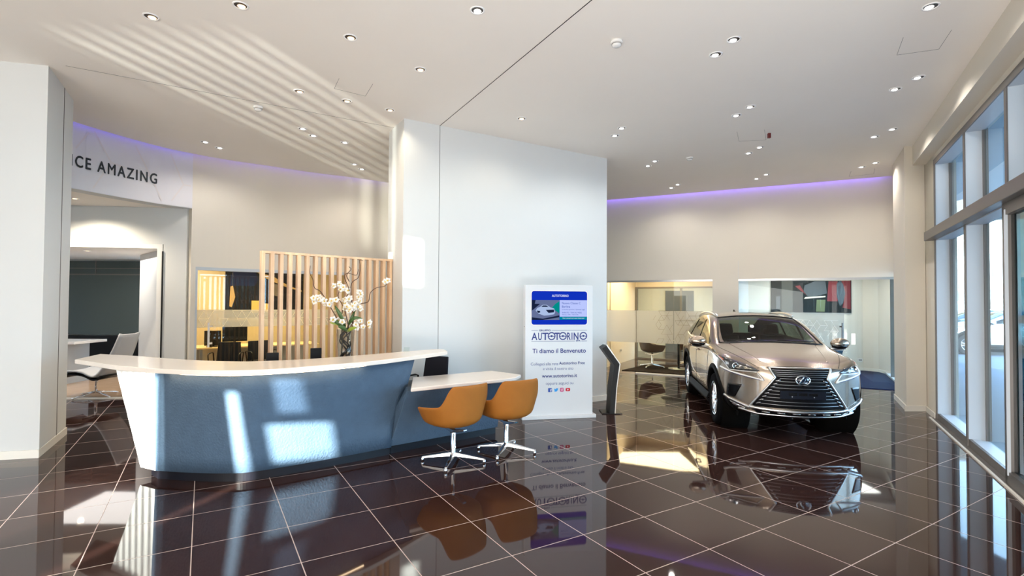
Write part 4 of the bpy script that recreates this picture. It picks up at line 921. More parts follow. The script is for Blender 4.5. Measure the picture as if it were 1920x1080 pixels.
# left meeting room
ch = tub_chair('tub_chair', 'brown swivel tub chair on the dark rug in the left glass room', 3.62, 13.2, R_(-80), mat('brown_leather', (.10, .05, .025), .5), .76)
for q in ch.children: pass
t = thing('meeting_table', 'round meeting table with black post inside the left glass room', 'table', (4.22, 12.95, .014), 0)
g = MB(); g.lathe([(.0, .70), (.42, .70), (.43, .71), (.43, .725), (.0, .725)], 40); obj('tabletop', g, glass('table_glass', (.55, .6, .55), 1.5), t)
g = MB(); g.lathe([(.03, .012), (.03, .70)], 16); obj('post', g, M['black'], t)
g = MB(); g.lathe([(0, 0), (.26, 0), (.26, .012), (0, .014)], 32); obj('base', g, M['steel'], t)
copy_thing(ch, (4.72, 13.75, .014), R_(75), 'brown swivel tub chair in left glass room, mostly hidden behind the car')
ch.location.z = .014
def socket(label, x, y, z, rz, n=1):
    t = thing('wall_socket', label, 'socket', (x, y, z), rz)
    for i in range(n):
        g = MB(); g.box(-.06+i*.16, .06+i*.16, -.008, 0.004, -.04, .04); pl__ = obj('plate', g, M['white'], t, bevel=.003)
        g = MB(); [g.box(-.035+i*.16+k*.028, -.018+i*.16+k*.028, -.010, -.007, -.02, .02) for k in range(3)]; obj('outlet', g, M['frame'], pl__)
q = onwall(1616, 675, (8.82, 12.86), (-2.8, .16)); socket('double white wall socket low on right glass office wall', q.x-.05, q.y-.006, q.z, math.atan2(-.16, 2.8), 2)
q = onwall(1164, 661, (2.94, 14.07), (.51, .91)) if False else Vector((3.1, 14.33, .34)); socket('small wall socket low on the beige wall of left glass room', 3.02, 14.18, .36, R_(61))
# right office
pk = onwall(1445, 525, (6.02, 13.02), (2.8, -.16)); pk2 = onwall(1594, 525, (6.02, 13.02), (2.8, -.16)); LW = (pk2-pk).length
t = thing('wall_picture', 'dark picture with a red car on back wall of right glass office', 'picture', (pk.x, pk.y-.03, 0), math.atan2(-.16, 2.8))
ZB, ZH = 1.46, .80
g = MB(); g.box(0, LW, 0, .025, ZB, ZB+ZH); obj('canvas', g, mat('picture_dark_green', (.006, .009, .009), .5, spec=.2), t)
def pic2(pts, m, y=-.002, name='picture_shape'):
    g = MB(); g.add([(a*LW, y, ZB+b*ZH) for a, b in pts], [tuple(range(len(pts)))]); obj(name, g, m, t, merge=False)
red = mat('picture_red', (.19, .006, .008), .5); pgr = mat('picture_mid_grey', (.07, .08, .085), .5); pdg = mat('picture_green_grey', (.05, .05, .035), .5)
pic2([(.13, 0), (.27, 0), (.27, 1), (.13, 1)], pdg, -.0015); pic2([(.30, .82), (.40, .62), (.46, .50), (.42, .62), (.36, .85)], red); pic2([(.40, .62), (.42, .85), (.55, .98), (.68, .98), (.70, .6), (.55, .5), (.46, .5)], pgr)
pic2([(.70, .35), (.72, .98), (.83, .98), (.86, .6), (.83, .35)], red); pic2([(.89, .15), (1, .10), (1, 1), (.88, 1), (.93, .6)], red); pic2([(.82, .9), (.86, 1), (.90, .9), (.93, .6), (.90, .3), (.86, .2), (.82, .5)], mat('picture_charcoal', (.03, .03, .03), .3), -.003)
pic2([(.06, .1), (.11, .1), (.11, .5), (.06, .5)], pgr); pic2([(.41, .42), (.68, .48), (.68, .52), (.43, .48)], mat('picture_cream', (.7, .65, .5), .3)); pic2([(.56, .02), (.67, .02), (.68, .40), (.57, .40)], mat('picture_leafy', (.12, .14, .04), .4), -.0025)
g = MB(); g.box(LW-.012, LW+.006, -.006, .028, ZB-.006, ZB+ZH+.006); g.box(-.006, LW, -.006, .028, ZB-.012, ZB); obj('frame', g, M['black'], t)
t = thing('office_desk', 'white-topped desk with blue leather front in right glass office', 'desk', (6.7, 11.45, .013), R_(-26))
g = MB(); g.box(-.9, .62, -.35, .4, .735, .77); obj('desktop', g, M['counter_top'], t, bevel=.004)
g = MB(); g.hexa([(-.8, -.2, 0), (.42, -.2, 0), (.42, .3, 0), (-.8, .3, 0), (-.85, -.3, .735), (.58, -.3, .735), (.58, .35, .735), (-.85, .35, .735)]); obj('front_panel', g, mat('blue_leather', (.03, .10, .20), .5), t)
monitor('monitor', 6.52, 11.6, .784, .42, .28, 1.16, R_(-20), 'black monitor on the desk in the right glass office')

# ================================================================== CEILING LAMPS
def lamp_builder(first=[None, None]):
    pass
def downlight(px, py, label, warm=False, r=.062, energy=11, zc=H):
    p = at(px, py, zc); key = 1 if warm else 0
    t = thing('recessed_spotlight', label, 'ceiling light', (p.x, p.y, zc), 0, 'recessed ceiling spotlights')
    if not DL[key]:
        g = MB(); g.lathe([(r*.80, -.0015), (r*.86, -.006), (r*1.02, -.006), (r*1.05, 0), (r*1.0, .004), (r*.80, .002)], 24, cap=False); a = obj('ring', g, M['lampring'], t)
        g = MB(); g.lathe([(r*.82, -.0005), (r*.30, -.0008)], 24, cap=False); c = obj('recess', g, M['trim_in'], a, merge=False)
        g = MB(); g.lathe([(0, -.008), (r*.40, -.007), (r*.50, -.003), (r*.52, -.001)], 20, (0, r*.24, 0), cap=False); b = obj('lamp', g, M['lampglow2'] if warm else M['lampglow'], t)
        DL[key] = (a, b, c)
    else:
        a0, b0, c0_ = DL[key]; a = a0.copy(); b = b0.copy(); c = c0_.copy(); COL.objects.link(a); COL.objects.link(b); COL.objects.link(c); a.parent = t; b.parent = t; c.parent = a
    d = bpy.data.lights.new('spot', 'SPOT'); d.energy = energy; d.spot_size = R_(150); d.spot_blend = .6; d.shadow_soft_size = .05; d.color = (1, .86, .66) if warm else (1, .93, .86)
    so = bpy.data.objects.new('spot', d); COL.objects.link(so); so.parent = t; so.location = (0, 0, -.03); return t
DL = [None, None]
LAMPS = [
 (283, 31, 1, 'recessed spotlight above the left pillar, lit by the sun streaks'), (451, 10, 1, 'recessed spotlight at top edge of the photo, left of centre'),
 (657, 70, 1, 'recessed spotlight right of the sun-striped ceiling, third from the left pillar'), (788, 130, 1, 'recessed spotlight between the central wall and the orange-lit one beyond'),
 (561, 171, 1, 'recessed spotlight on the edge of the sun-striped ceiling band'), (650, 189, 1, 'recessed spotlight just below the small ceiling hatch on the left'),
 (731, 206, 1, 'recessed spotlight right above the left corner of the central wall'), (567, 241, 0, 'upper of the bluish spotlight pair right of the smoke detector'),
 (587, 254, 0, 'lower of the bluish spotlight pair right of the smoke detector'), (384, 266, 0, 'left of the spotlight pair above the amazing banner end'),
 (411, 277, 0, 'right of the spotlight pair above the amazing banner end'), (646, 267, 0, 'faint single spotlight between bluish pair and curved wall'),
 (664, 308, 0, 'nearer of the spotlight pair above the oak slatted screen'), (678, 317, 0, 'farther of the spotlight pair above the oak slatted screen'),
 (895, 19, 0, 'recessed spotlight at top of the photo, left of the long ceiling joint'), (978, 222, 1, 'single recessed spotlight just in front of the central wall top'),
 (1376, 74, 0, 'farther of the largest spotlight pair right of the smoke detector'), (1342, 102, 0, 'nearer-left of the largest spotlight pair right of the smoke detector'),
 (1745, 12, 0, 'large recessed spotlight at top right by the window beam'), (1722, 145, 0, 'right of the spotlight pair below the ceiling hatch near windows'),
 (1679, 167, 0, 'left of the spotlight pair below the ceiling hatch near windows'), (1407, 200, 0, 'right of the spotlight pair above the small red sensor'),
 (1381, 216, 0, 'left of the spotlight pair above the small red sensor'), (1166, 240, 0, 'right of the spotlight pair near the central wall right edge'),
 (1153, 254, 0, 'left of the spotlight pair near the central wall right edge'), (1674, 242, 0, 'right of the spotlight pair beside the right pillar top'),
 (1640, 256, 0, 'left of the spotlight pair beside the right pillar top'), (1425, 276, 0, 'right of the spotlight pair just beyond the small red sensor'),
 (1404, 287, 0, 'left of the spotlight pair just beyond the small red sensor'), (1228, 302, 0, 'right of the spotlight pair left of the far smoke detector'),
 (1215, 311, 0, 'left of the spotlight pair left of the far smoke detector'), (1642, 305, 0, 'right of the far spotlight pair nearest the violet cove right end'),
 (1616, 313, 0, 'left of the far spotlight pair nearest the violet cove right end'), (1437, 327, 0, 'right of the far spotlight pair at the middle of the violet cove'),
 (1419, 335, 0, 'left of the far spotlight pair at the middle of the violet cove'), (1271, 346, 0, 'right of the far spotlight pair at violet cove left part'),
 (1259, 352, 0, 'left of the far spotlight pair at violet cove left part')]
for px, py, wm, lb in LAMPS: downlight(px, py, lb, bool(wm))
downlight(139, 372, 'warm spotlight in the lower soffit under the amazing banner', True, energy=90, zc=3.25)
downlight(163, 470, 'small spotlight in the low ceiling of the lounge', True, energy=14, zc=2.62)
def detector(px, py, label):
    p = at(px, py, H); t = thing('smoke_detector', label, 'smoke detector', (p.x, p.y, H))
    g = MB(); g.lathe([(.058, 0), (.058, -.018), (.052, -.024)], 24); obj('base', g, M['white'], t)
    g = MB(); g.lathe([(.046, -.024), (.044, -.045), (.03, -.056), (0, -.058)], 24); obj('sensor_head', g, M['white'], t)
    g = MB(); g.lathe([(.047, -.030), (.047, -.036)], 24, cap=False); obj('vent_slot', g, M['frame'], t)
detector(1156, 77, 'white smoke detector on ceiling, largest, between joint and spotlights'); detector(1293, 295, 'small far smoke detector on ceiling near the violet cove'); detector(484, 200, 'white smoke detector within the sun-striped ceiling on the left')
p = at(1442, 250, H); g = MB(); g.box(-.02, .02, -.02, .02, -.07, .0); tag(obj('sensor', g, mat('sensor_red', (.15, .02, .02), .4), bevel=.004, loc=(p.x, p.y, H)), 'tiny dark red sensor hanging from the ceiling', 'sensor')

# ================================================================== SUV
CS = .935
paint = mat('paint_sonic_titanium', (.43, .35, .275), .22, .88, coat=1.0, noise=.02, nscale=300)
cglass = glass('car_glass', (.42, .50, .42), 1.2); cdark = glass('car_glass_dark', (.50, .52, .42), 1.2); gl_clear = glass('headlamp_lens', (.92, .94, .95), 1.0)
cblack = mat('trim_gloss_black', (.004, .004, .005), .2, spec=.35); clad = mat('arch_cladding', (.006, .006, .006), .7, spec=.1); rubber = mat('tyre_rubber', (.005, .005, .006), .9, spec=.06); alloy = mat('alloy_rim', (.72, .72, .73), .22, 1)
silver = mat('satin_silver', (.70, .70, .70), .28, 1); cint = mat('cabin_black', (.004, .0035, .003), .9, spec=.05); lampw = mat('lamp_reflector', (.8, .82, .85), .12, 1)
ST = [
 (2.20, [(0, .29), (.5, .29), (.76, .33), (.88, .50), (.885, .72), (.86, .86), (.80, .915), (.70, .935), (.58, .94), (.45, .945), (.22, .955), (0, .96)]),
 (1.95, [(0, .25), (.55, .25), (.84, .31), (.915, .50), (.92, .76), (.90, .93), (.845, 1.01), (.75, 1.035), (.62, 1.03), (.48, 1.03), (.24, 1.04), (0, 1.045)]),
 (1.40, [(0, .25), (.6, .25), (.87, .31), (.925, .50), (.925, .80), (.905, .99), (.855, 1.065), (.77, 1.095), (.65, 1.10), (.5, 1.105), (.25, 1.125), (0, 1.13)]),
 (1.00, [(0, .25), (.6, .25), (.88, .30), (.915, .50), (.915, .82), (.905, 1.01), (.87, 1.085), (.83, 1.12), (.785, 1.14), (.73, 1.15), (.36, 1.18), (0, 1.19)]),
 (.80, [(0, .25), (.6, .25), (.88, .30), (.915, .50), (.915, .82), (.905, 1.02), (.875, 1.095), (.84, 1.15), (.79, 1.20), (.72, 1.225), (.37, 1.265), (0, 1.275)]),
 (.45, [(0, .25), (.6, .25), (.88, .30), (.915, .50), (.915, .82), (.905, 1.025), (.88, 1.10), (.80, 1.31), (.755, 1.37), (.68, 1.395), (.36, 1.435), (0, 1.445)]),
 (.10, [(0, .25), (.6, .25), (.88, .30), (.91, .50), (.91, .82), (.905, 1.03), (.88, 1.11), (.745, 1.455), (.70, 1.525), (.62, 1.555), (.32, 1.585), (0, 1.595)]),
 (-.45, [(0, .25), (.6, .25), (.88, .30), (.91, .50), (.91, .82), (.905, 1.04), (.885, 1.125), (.72, 1.50), (.675, 1.575), (.60, 1.605), (.32, 1.635), (0, 1.645)]),
 (-1.10, [(0, .25), (.6, .25), (.88, .31), (.92, .50), (.92, .84), (.91, 1.05), (.885, 1.15), (.715, 1.485), (.665, 1.555), (.60, 1.59), (.32, 1.62), (0, 1.63)]),
 (-1.65, [(0, .26), (.6, .26), (.88, .33), (.925, .52), (.925, .86), (.91, 1.07), (.87, 1.19), (.71, 1.41), (.65, 1.49), (.58, 1.535), (.32, 1.57), (0, 1.58)]),
 (-2.05, [(0, .30), (.6, .30), (.84, .38), (.91, .55), (.915, .86), (.89, 1.07), (.82, 1.16), (.71, 1.26), (.64, 1.33), (.56, 1.37), (.30, 1.40), (0, 1.41)]),
 (-2.25, [(0, .34), (.55, .34), (.80, .40), (.87, .58), (.87, .86), (.83, 1.0), (.76, 1.05), (.68, 1.09), (.60, 1.11), (.52, 1.12), (.28, 1.13), (0, 1.13)])]
def plan(x, y):
    if x > 1.3: x -= .42*((x-1.3)/.95)**1.6*(abs(y)/.92)**2.4
    if x < -1.5: x += .22*((-x-1.5)/.8)**1.6*(abs(y)/.92)**2.2
    return x
def build_body():
    rings = []
    def full(x, prof, sc=1, cz=.62):
        half = [(y*sc, cz+(z-cz)*sc) for y, z in prof]
        ring = [(y, z) for y, z in half]+[(-y, z) for y, z in half[-2:0:-1]]
        return [(plan(x, y), y, z) for y, z in ring]
    fr = ST[0][1]
    for x, sc in ((2.315, .12), (2.31, .45), (2.29, .80), (2.265, .95)): rings.append(full(x, fr, sc))
    for x, p in ST: rings.append(full(x, p))
    for x, sc in ((-2.305, .93), (-2.33, .75), (-2.34, .4), (-2.345, .12)): rings.append(full(x, ST[-1][1], sc, .75))
    n = len(rings[0]); g = MB()
    # cell indices along the ring: half profile has 12 points -> cells 0..10 on the +y side
    def cell(k): return k if k <= 10 else n-1-k
    nf = 4
    for r in rings: g.v += r
    for i in range(len(rings)-1):
        si = i-nf
        for k in range(n):
            c = cell(k); m = 0
            if 3 <= si <= 5 and c in (9, 10): m = 1          # windscreen
            if 4 <= si <= 8 and c == 6: m = 2                # side glass
            if 9 <= si <= 10 and c in (9, 10): m = 3         # rear screen
            g.f.append([i*n+k, (i+1)*n+k, (i+1)*n+(k+1) % n, i*n+(k+1) % n]); g.m.append(m); g.sm.append(True)
    g.f.append([k for k in range(n)]); g.m.append(0); g.sm.append(True)
    g.f.append([(len(rings)-1)*n+k for k in range(n)][::-1]); g.m.append(0); g.sm.append(True)
    return g
dg = lambda: bpy.context.evaluated_depsgraph_get()
tmp = obj('tmp', build_body(), [paint]*4); tmp.modifiers.new('s', 'SUBSURF').levels = 3
for k in range(4): tmp.data.materials[k] = (paint, cglass, cdark, cdark)[k]
bpy.context.view_layer.update()
full_me = bpy.data.meshes.new_from_object(tmp.evaluated_get(dg())); bpy.data.objects.remove(tmp)
TREE = BVHTree.FromPolygons([v.co.copy() for v in full_me.vertices], [list(p.vertices) for p in full_me.polygons])
def part_of(mi, name):
    bm = bmesh.new(); bm.from_mesh(full_me); bmesh.ops.delete(bm, geom=[f for f in bm.faces if f.material_index not in mi], context='FACES')
    for f in bm.faces: f.material_index = 0
    me = bpy.data.meshes.new(name); bm.to_mesh(me); bm.free(); o = bpy.data.objects.new(name, me); COL.objects.link(o); return o
CORG = (3.91, 8.30, 0)
car = thing('suv_car', 'silver-beige SUV with a large dark spindle grille on the showroom floor', 'car', CORG, math.atan2(-.982, -.19)); car.scale = (CS, CS, CS)
WR, WX, WY = .372, (1.405, -1.255), .80
body = part_of({0}, 'body'); body.data.materials.append(paint)
cut = MB()
for x in WX:
    for s_ in (-1, 1): cut.lathe([(.445, .48*s_), (.445, 1.2*s_)], 48, (x, 0, WR+.01), 'y')
cut = obj('cutter', cut, [cint])
md = body.modifiers.new('b', 'BOOLEAN'); md.operation = 'DIFFERENCE'; md.object = cut; md.solver = 'EXACT'
sl_ = body.modifiers.new('sol', 'SOLIDIFY'); sl_.thickness = .022; sl_.offset = -1
body.modifiers.move(1, 0)
bpy.context.view_layer.update()
me = bpy.data.meshes.new_from_object(body.evaluated_get(dg())); body.modifiers.clear(); body.data = me; bpy.data.objects.remove(cut)
for p in me.polygons: p.use_smooth = True
try: me.set_sharp_from_angle(angle=R_(45))
except Exception: pass
body.parent = car
ws = part_of({1}, 'windscreen'); ws.data.materials.append(cglass); ws.parent = car
sg = part_of({2}, 'side_windows'); sg.data.materials.append(cdark)
for sgn, nm in ((1, 'side_window'), (-1, 'side_window')):
    bm = bmesh.new(); bm.from_mesh(sg.data); bmesh.ops.delete(bm, geom=[v for v in bm.verts if v.co.y*sgn < 0], context='VERTS'); me = bpy.data.meshes.new(nm); bm.to_mesh(me); bm.free(); me.materials.append(cdark)
    for p in me.polygons: p.use_smooth = True
    o = bpy.data.objects.new(nm, me); COL.objects.link(o); o.parent = car
bpy.data.objects.remove(sg)
rs = part_of({3}, 'rear_window'); rs.data.materials.append(cdark); rs.parent = car
def shoot(o_, d_):
    h = TREE.ray_cast(Vector(o_), Vector(d_)); return h[0], h[1]
def proj(name, pts, m, mode='front', off_=.004, th=.01, parent=None, side=-1, smooth=True, sub=.035):
    """patch that lies on the body; pts are (y,z) from the front or (x,z) from a side"""
    bm = bmesh.new(); vs_ = [bm.verts.new((a, b, 0)) for a, b in pts]; bm.faces.new(vs_)
    bmesh.ops.triangulate(bm, faces=bm.faces)
    for _ in range(8):
        es = [e for e in bm.edges if e.calc_length() > sub]
        if not es: break
        bmesh.ops.subdivide_edges(bm, edges=es, cuts=1); bmesh.ops.triangulate(bm, faces=bm.faces)
    dead = []
    for v in bm.verts:
        a, b = v.co.x, v.co.y
        if mode == 'front': hit, nr = shoot((5, a, b), (-1, 0, 0))
        else: hit, nr = shoot((a, side*3, b), (0, -side, 0))
        if hit is None: dead.append(v); continue
        if mode == 'front' and nr.x < 0: nr = -nr
        if mode != 'front' and nr.y*side < 0: nr = -nr
        v.co = hit+nr*off_
    bmesh.ops.delete(bm, geom=dead, context='VERTS')
    me = bpy.data.meshes.new(name); bm.to_mesh(me); bm.free(); me.materials.append(m)
    for p in me.polygons: p.use_smooth = smooth
    o = bpy.data.objects.new(name, me); COL.objects.link(o); o.parent = parent or car
    if th: q = o.modifiers.new('s', 'SOLIDIFY'); q.thickness = th; q.offset = 0
    return o
def line_pts(pts, mode='front', off_=.008, side=-1, n=6):
    out = []
    for i in range(len(pts)-1):
        for k in range(n): t_ = k/n; out.append((pts[i][0]*(1-t_)+pts[i+1][0]*t_, pts[i][1]*(1-t_)+pts[i+1][1]*t_))
    out.append(pts[-1]); res_ = []
    for a, b in out:
        if mode == 'front': hit, nr = shoot((5, a, b), (-1, 0, 0))
        else: hit, nr = shoot((a, side*3, b), (0, -side, 0))
        if hit is None: continue
        if (mode == 'front' and nr.x < 0) or (mode != 'front' and nr.y*side < 0): nr = -nr
        res_.append(hit+nr*off_)
    return res_
def bead(name, pts, r, m, parent=None, **k):
    g = MB(); g.tube(line_pts(pts, **k), r, 8); return obj(name, g, m, parent or car)
def mir(pts): return [(-a, b) for a, b in pts]
# grille
gp_ = [(.36, .925), (.30, .815), (.555, .44), (.54, .42)]; gpoly = gp_+[(-a, b) for a, b in gp_[::-1]]
gr = proj('grille', gpoly, mat('grille_black', (.002, .002, .003), .6, spec=.1), off_=.004, th=.012)
def gw(z):
    for (a, b), (c, d) in zip(gp_[:-1], gp_[1:]):
        if d <= z <= b: return a+(c-a)*(b-z)/(b-d)
    return .3
g = MB()
for z in (.905, .882, .859, .836): g.tube(line_pts([(-gw(z)+.012, z), (0, z), (gw(z)-.012, z)], n=12, off_=.014), .0042, 6)
for z in (.806, .768, .726, .684, .642, .598, .554, .508, .464): g.tube(line_pts([(-gw(z)+.05, z), (0, z), (gw(z)-.05, z)], n=12, off_=.014), .0034, 6)
obj('grille_bars', g, mat('grille_bar_metal', (.42, .42, .44), .3, 1), gr)
dchr = mat('dark_chrome', (.30, .31, .33), .2, 1)
for z in (.780, .738, .696, .652, .608, .564, .516, .470):
    for s_ in (-1, 1):
        p_ = line_pts([(s_*(gw(z)-.075), z+.008), (s_*(gw(z)-.022), z-.012)], n=3, off_=.018); g = MB(); g.tube(p_, .011, 6); obj('grille_chip', g, dchr, gr)
for s_ in (-1, 1):
    bead('grille_frame', [(s_*a, b) for a, b in ((.37, .93), (.305, .815), (.565, .44), (.585, .40))], .014, silver, off_=.012)
bead('grille_frame', [(-.37, .932), (0, .937), (.37, .932)], .008, silver, n=12, off_=.012)
bead('lower_bar', [(-.585, .405), (-.45, .395), (0, .385), (.45, .395), (.585, .405)], .02, silver, n=10, off_=.02)
proj('lower_intake', [(-.56, .385), (.56, .385), (.50, .335), (-.50, .335)], cblack, off_=.01)
g = MB(); [g.tube(line_pts([(x, .36), (x+.09, .358)], n=3, off_=.02), .006, 6) for x in (-.45, -.28, -.1, .08, .26, .4)]; obj('intake_slats', g, silver, car)
bead('front_lip', [(-.70, .36), (-.50, .325), (0, .318), (.50, .325), (.70, .36)], .014, silver, n=10, off_=.008)
# plate holder and emblem
hx = shoot((5, 0, .6), (-1, 0, 0))[0].x
g = MB(); g.box(hx+.012, hx+.035, -.27, .27, .553, .655); pl0 = obj('plate_holder', g, mat('plate_holder_navy', (.003, .005, .012), .5, spec=.15), car, bevel=.005)
g = MB(); [g.ball((hx+.036, y, .585), .007) for y in (-.13, .13)]; obj('screw', g, silver, pl0); g = MB(); [g.box(hx+.034, hx+.038, y-.05, y+.05, .60, .635) for y in (-.12, .0, .12)]; obj('clip', g, cblack, pl0)
em = MB(); ex = hx+.03
pts = [(ex, .083*math.cos(R_(a*10)), .795+.060*math.sin(R_(a*10))) for a in range(37)]; em.tube(pts, .0085, 8)
em.tube([(ex, .012, .842), (ex, -.02, .80), (ex, -.045, .765), (ex, .0, .762), (ex, .05, .765)], .0085, 8); em = obj('emblem', em, M['chrome'], car)
g = MB(); g.lathe([(0, ex-.012), (.078, ex-.012), (.078, ex-.016)], 30, (0, 0, 0), 'x'); 
for i, v in enumerate(g.v): g.v[i] = (v[0], v[1], v[2]*.72+.795)
obj('emblem_backing', g, mat('emblem_blue_black', (.01, .015, .03), .1, coat=1), em)
# lamps each side
for s_ in (-1, 1):
    P_ = lambda pts: [(s_*a, b) for a, b in pts]
    hl = proj('headlight', P_([(.875, 1.035), (.72, .985), (.56, .935), (.47, .885), (.52, .872), (.66, .868), (.795, .872)]), mat('headlamp_black', (.012, .012, .014), .2, coat=1), off_=.004)
    bead('headlight_edge', P_([(.88, 1.03), (.80, .868)]), .007, silver, hl, off_=.010)
    bead('headlight_edge', P_([(.80, .868), (.66, .866), (.50, .868)]), .008, silver, hl, off_=.010)
    for yy, zz in ((.735, .925),):
        h_, n_ = shoot((5, s_*yy, zz), (-1, 0, 0)); g = MB(); g.lathe([(.036, -.004), (.044, .014), (.034, .018), (.027, .010), (.0, .016)], 24, (0, 0, 0), 'x'); q = obj('projector_lens', g, lampw, hl); q.location = h_+Vector((.006, 0, 0))
    proj('indicator', P_([(.872, 1.022), (.835, .985), (.845, .965)]), mat('indicator_orange', (.5, .08, .02), .3), off_=.008, th=.006, parent=hl, sub=.02)
    proj('lamp_reflector', P_([(.83, .97), (.79, .955), (.80, .925), (.825, .925)]), lampw, off_=.008, th=.006, parent=hl, sub=.02); proj('lamp_reflector', P_([(.66, .93), (.54, .893), (.64, .888)]), mat('lamp_smoke', (.25, .24, .2), .2, 1), off_=.008, th=.006, parent=hl, sub=.02)
    dr = bead('running_light', P_([(.88, .885), (.80, .845), (.60, .80), (.43, .765)]), .013, M['white'], off_=.006, n=8)
    bead('running_light_hook', P_([(.43, .765), (.47, .82), (.50, .855)]), .010, silver, dr, off_=.006)
    bead('running_light_seam', P_([(.85, .855), (.70, .812), (.47, .768)]), .005, mat('violet_seam_line', (.03, .02, .12), .3), dr, off_=.016)  # thin violet line along the running light
    fg = proj('fog_recess', P_([(.82, .68), (.67, .685), (.745, .50), (.84, .50)]), cblack, off_=.003, th=.008)
    bead('corner_blade', P_([(.85, .515), (.80, .475), (.66, .42), (.565, .385)]), .020, silver, off_=.010, n=8)
    proj('lower_valance', P_([(.87, .50), (.80, .455), (.60, .375), (.66, .325), (.86, .33)]), clad, off_=.002, th=.006)
    fd = proj('fog_lamp', P_([(.80, .445), (.62, .375), (.66, .355), (.78, .40)]), lampw, off_=.004, th=.006)
# hood creases and shut lines
def topline(name, pts, r, m, off_=.001):
    out = []
    for a, b in pts:
        h_ = TREE.ray_cast(Vector((a, b, 3)), Vector((0, 0, -1)))[0]
        if h_: out.append(h_+Vector((0, 0, off_)))
    g = MB(); g.tube(out, r, 6); return obj(name, g, m, car)
for s_ in (-1, 1):
    topline('bonnet_gap', [(2.12-.05*k, s_*(.50+.30*(1-(1-k/24)**2))) for k in range(24)], .004, cblack, -.001)
    topline('bonnet_crease', [(2.0-.06*k, s_*(.42+.012*k)) for k in range(17)], .008, paint, -.003)
    topline('roof_rail', [(.06-.09*k, s_*(.605+.02*math.sin(k/20*PI))) for k in range(20)], .022, silver, .035)
topline('bonnet_front_gap', [(2.205-.06*abs(y/6*.9)**2, y*.5/6) for y in range(-6, 7)], .004, cblack, -.001)
for s_ in (-1, 1):
    for nm, pts in (('door_gap', [(.92, 1.06), (.90, .7), (.78, .34)]), ('door_gap', [(-.18, 1.09), (-.20, .7), (-.22, .34)]), ('door_gap', [(-1.12, 1.12), (-.95, .80), (-.80, .5), (-.78, .34)])):
        bead(nm, pts, .004, cblack, mode='side', side=s_, off_=.0, n=10)
    bead('window_trim', [(.85, 1.11), (.4, 1.115), (-.45, 1.135), (-1.1, 1.16), (-1.6, 1.20)], .008, silver, mode='side', side=s_, off_=.004, n=8)
    proj('door_pillar', [(-.14, 1.14), (-.24, 1.15), (-.30, 1.50), (-.22, 1.50)], cblack, 'side', .004, .006, side=s_); proj('door_pillar', [(-1.08, 1.17), (-1.16, 1.18), (-1.10, 1.47), (-1.02, 1.48)], cblack, 'side', .004, .006, side=s_)
    bead('body_crease', [(.9, .62), (.2, .50), (-.5, .56), (-.95, .78)], .010, paint, mode='side', side=s_, off_=-.004, n=10)
    for x in (.02, -.92):
        h_, n_ = shoot((x, s_*3, .98), (0, -s_, 0)); g = MB(); g.tube([(x-.11, h_.y+s_*.006, .975), (x-.09, h_.y+s_*.035, .982), (x+.07, h_.y+s_*.035, .982), (x+.09, h_.y+s_*.006, .975)], .012, 8); obj('door_handle', g, paint, car)
    g = MB(); g.add([(1.0, s_*.90, .24), (-.85, s_*.90, .24), (-.85, s_*.935, .30), (1.0, s_*.935, .30), (1.0, s_*.90, .38), (-.85, s_*.90, .38)], [(0, 1, 2, 3), (3, 2, 5, 4)], False); obj('sill_cladding', g, clad, car, solid=.02, merge=False)
    for x in WX:   # arch cladding
        rows = [[], [], []]
        for k in range(33):
            a = R_(-18+216*k/32)
            for q, (rr, yy) in enumerate(((.435, .90), (.445, .942), (.505, .928))):
                px_ = x+rr*math.cos(a); zz = WR+.01+rr*math.sin(a); pl__ = 0
                h_, n_ = shoot((px_, s_*3, max(.3, zz)), (0, -s_, 0)); yb = abs(h_.y) if h_ and abs(h_.y) > .55 else .85
                rows[q].append((px_, s_*(yb+(-.03 if q == 0 else .012 if q == 1 else .004)), zz))
        g = MB(); g.grid(rows); obj('wheel_arch', g, clad, car, solid=.008)
    # mirror
    g = MB(); g.ball((.80, s_*1.045, 1.175), .085, .135, .085, 20)
    for i, v in enumerate(g.v):
        x, y, z = v; g.v[i] = (x if x < .80 else x, y, z-.05*max(0, (1.0-abs(y)))*0+(.02 if abs(y) > 1.07 else 0)*0)
    mo = obj('mirror', g, paint, car); g = MB(); g.tube([(.79, s_*.88, 1.07), (.79, s_*.97, 1.095), (.80, s_*1.12, 1.115)], .022, 8, .03); obj('mirror_arm', g, silver, mo)
    g = MB(); g.ball((.815, s_*1.035, 1.135), .07, .115, .045, 16); obj('mirror_lower_trim', g, cblack, mo)
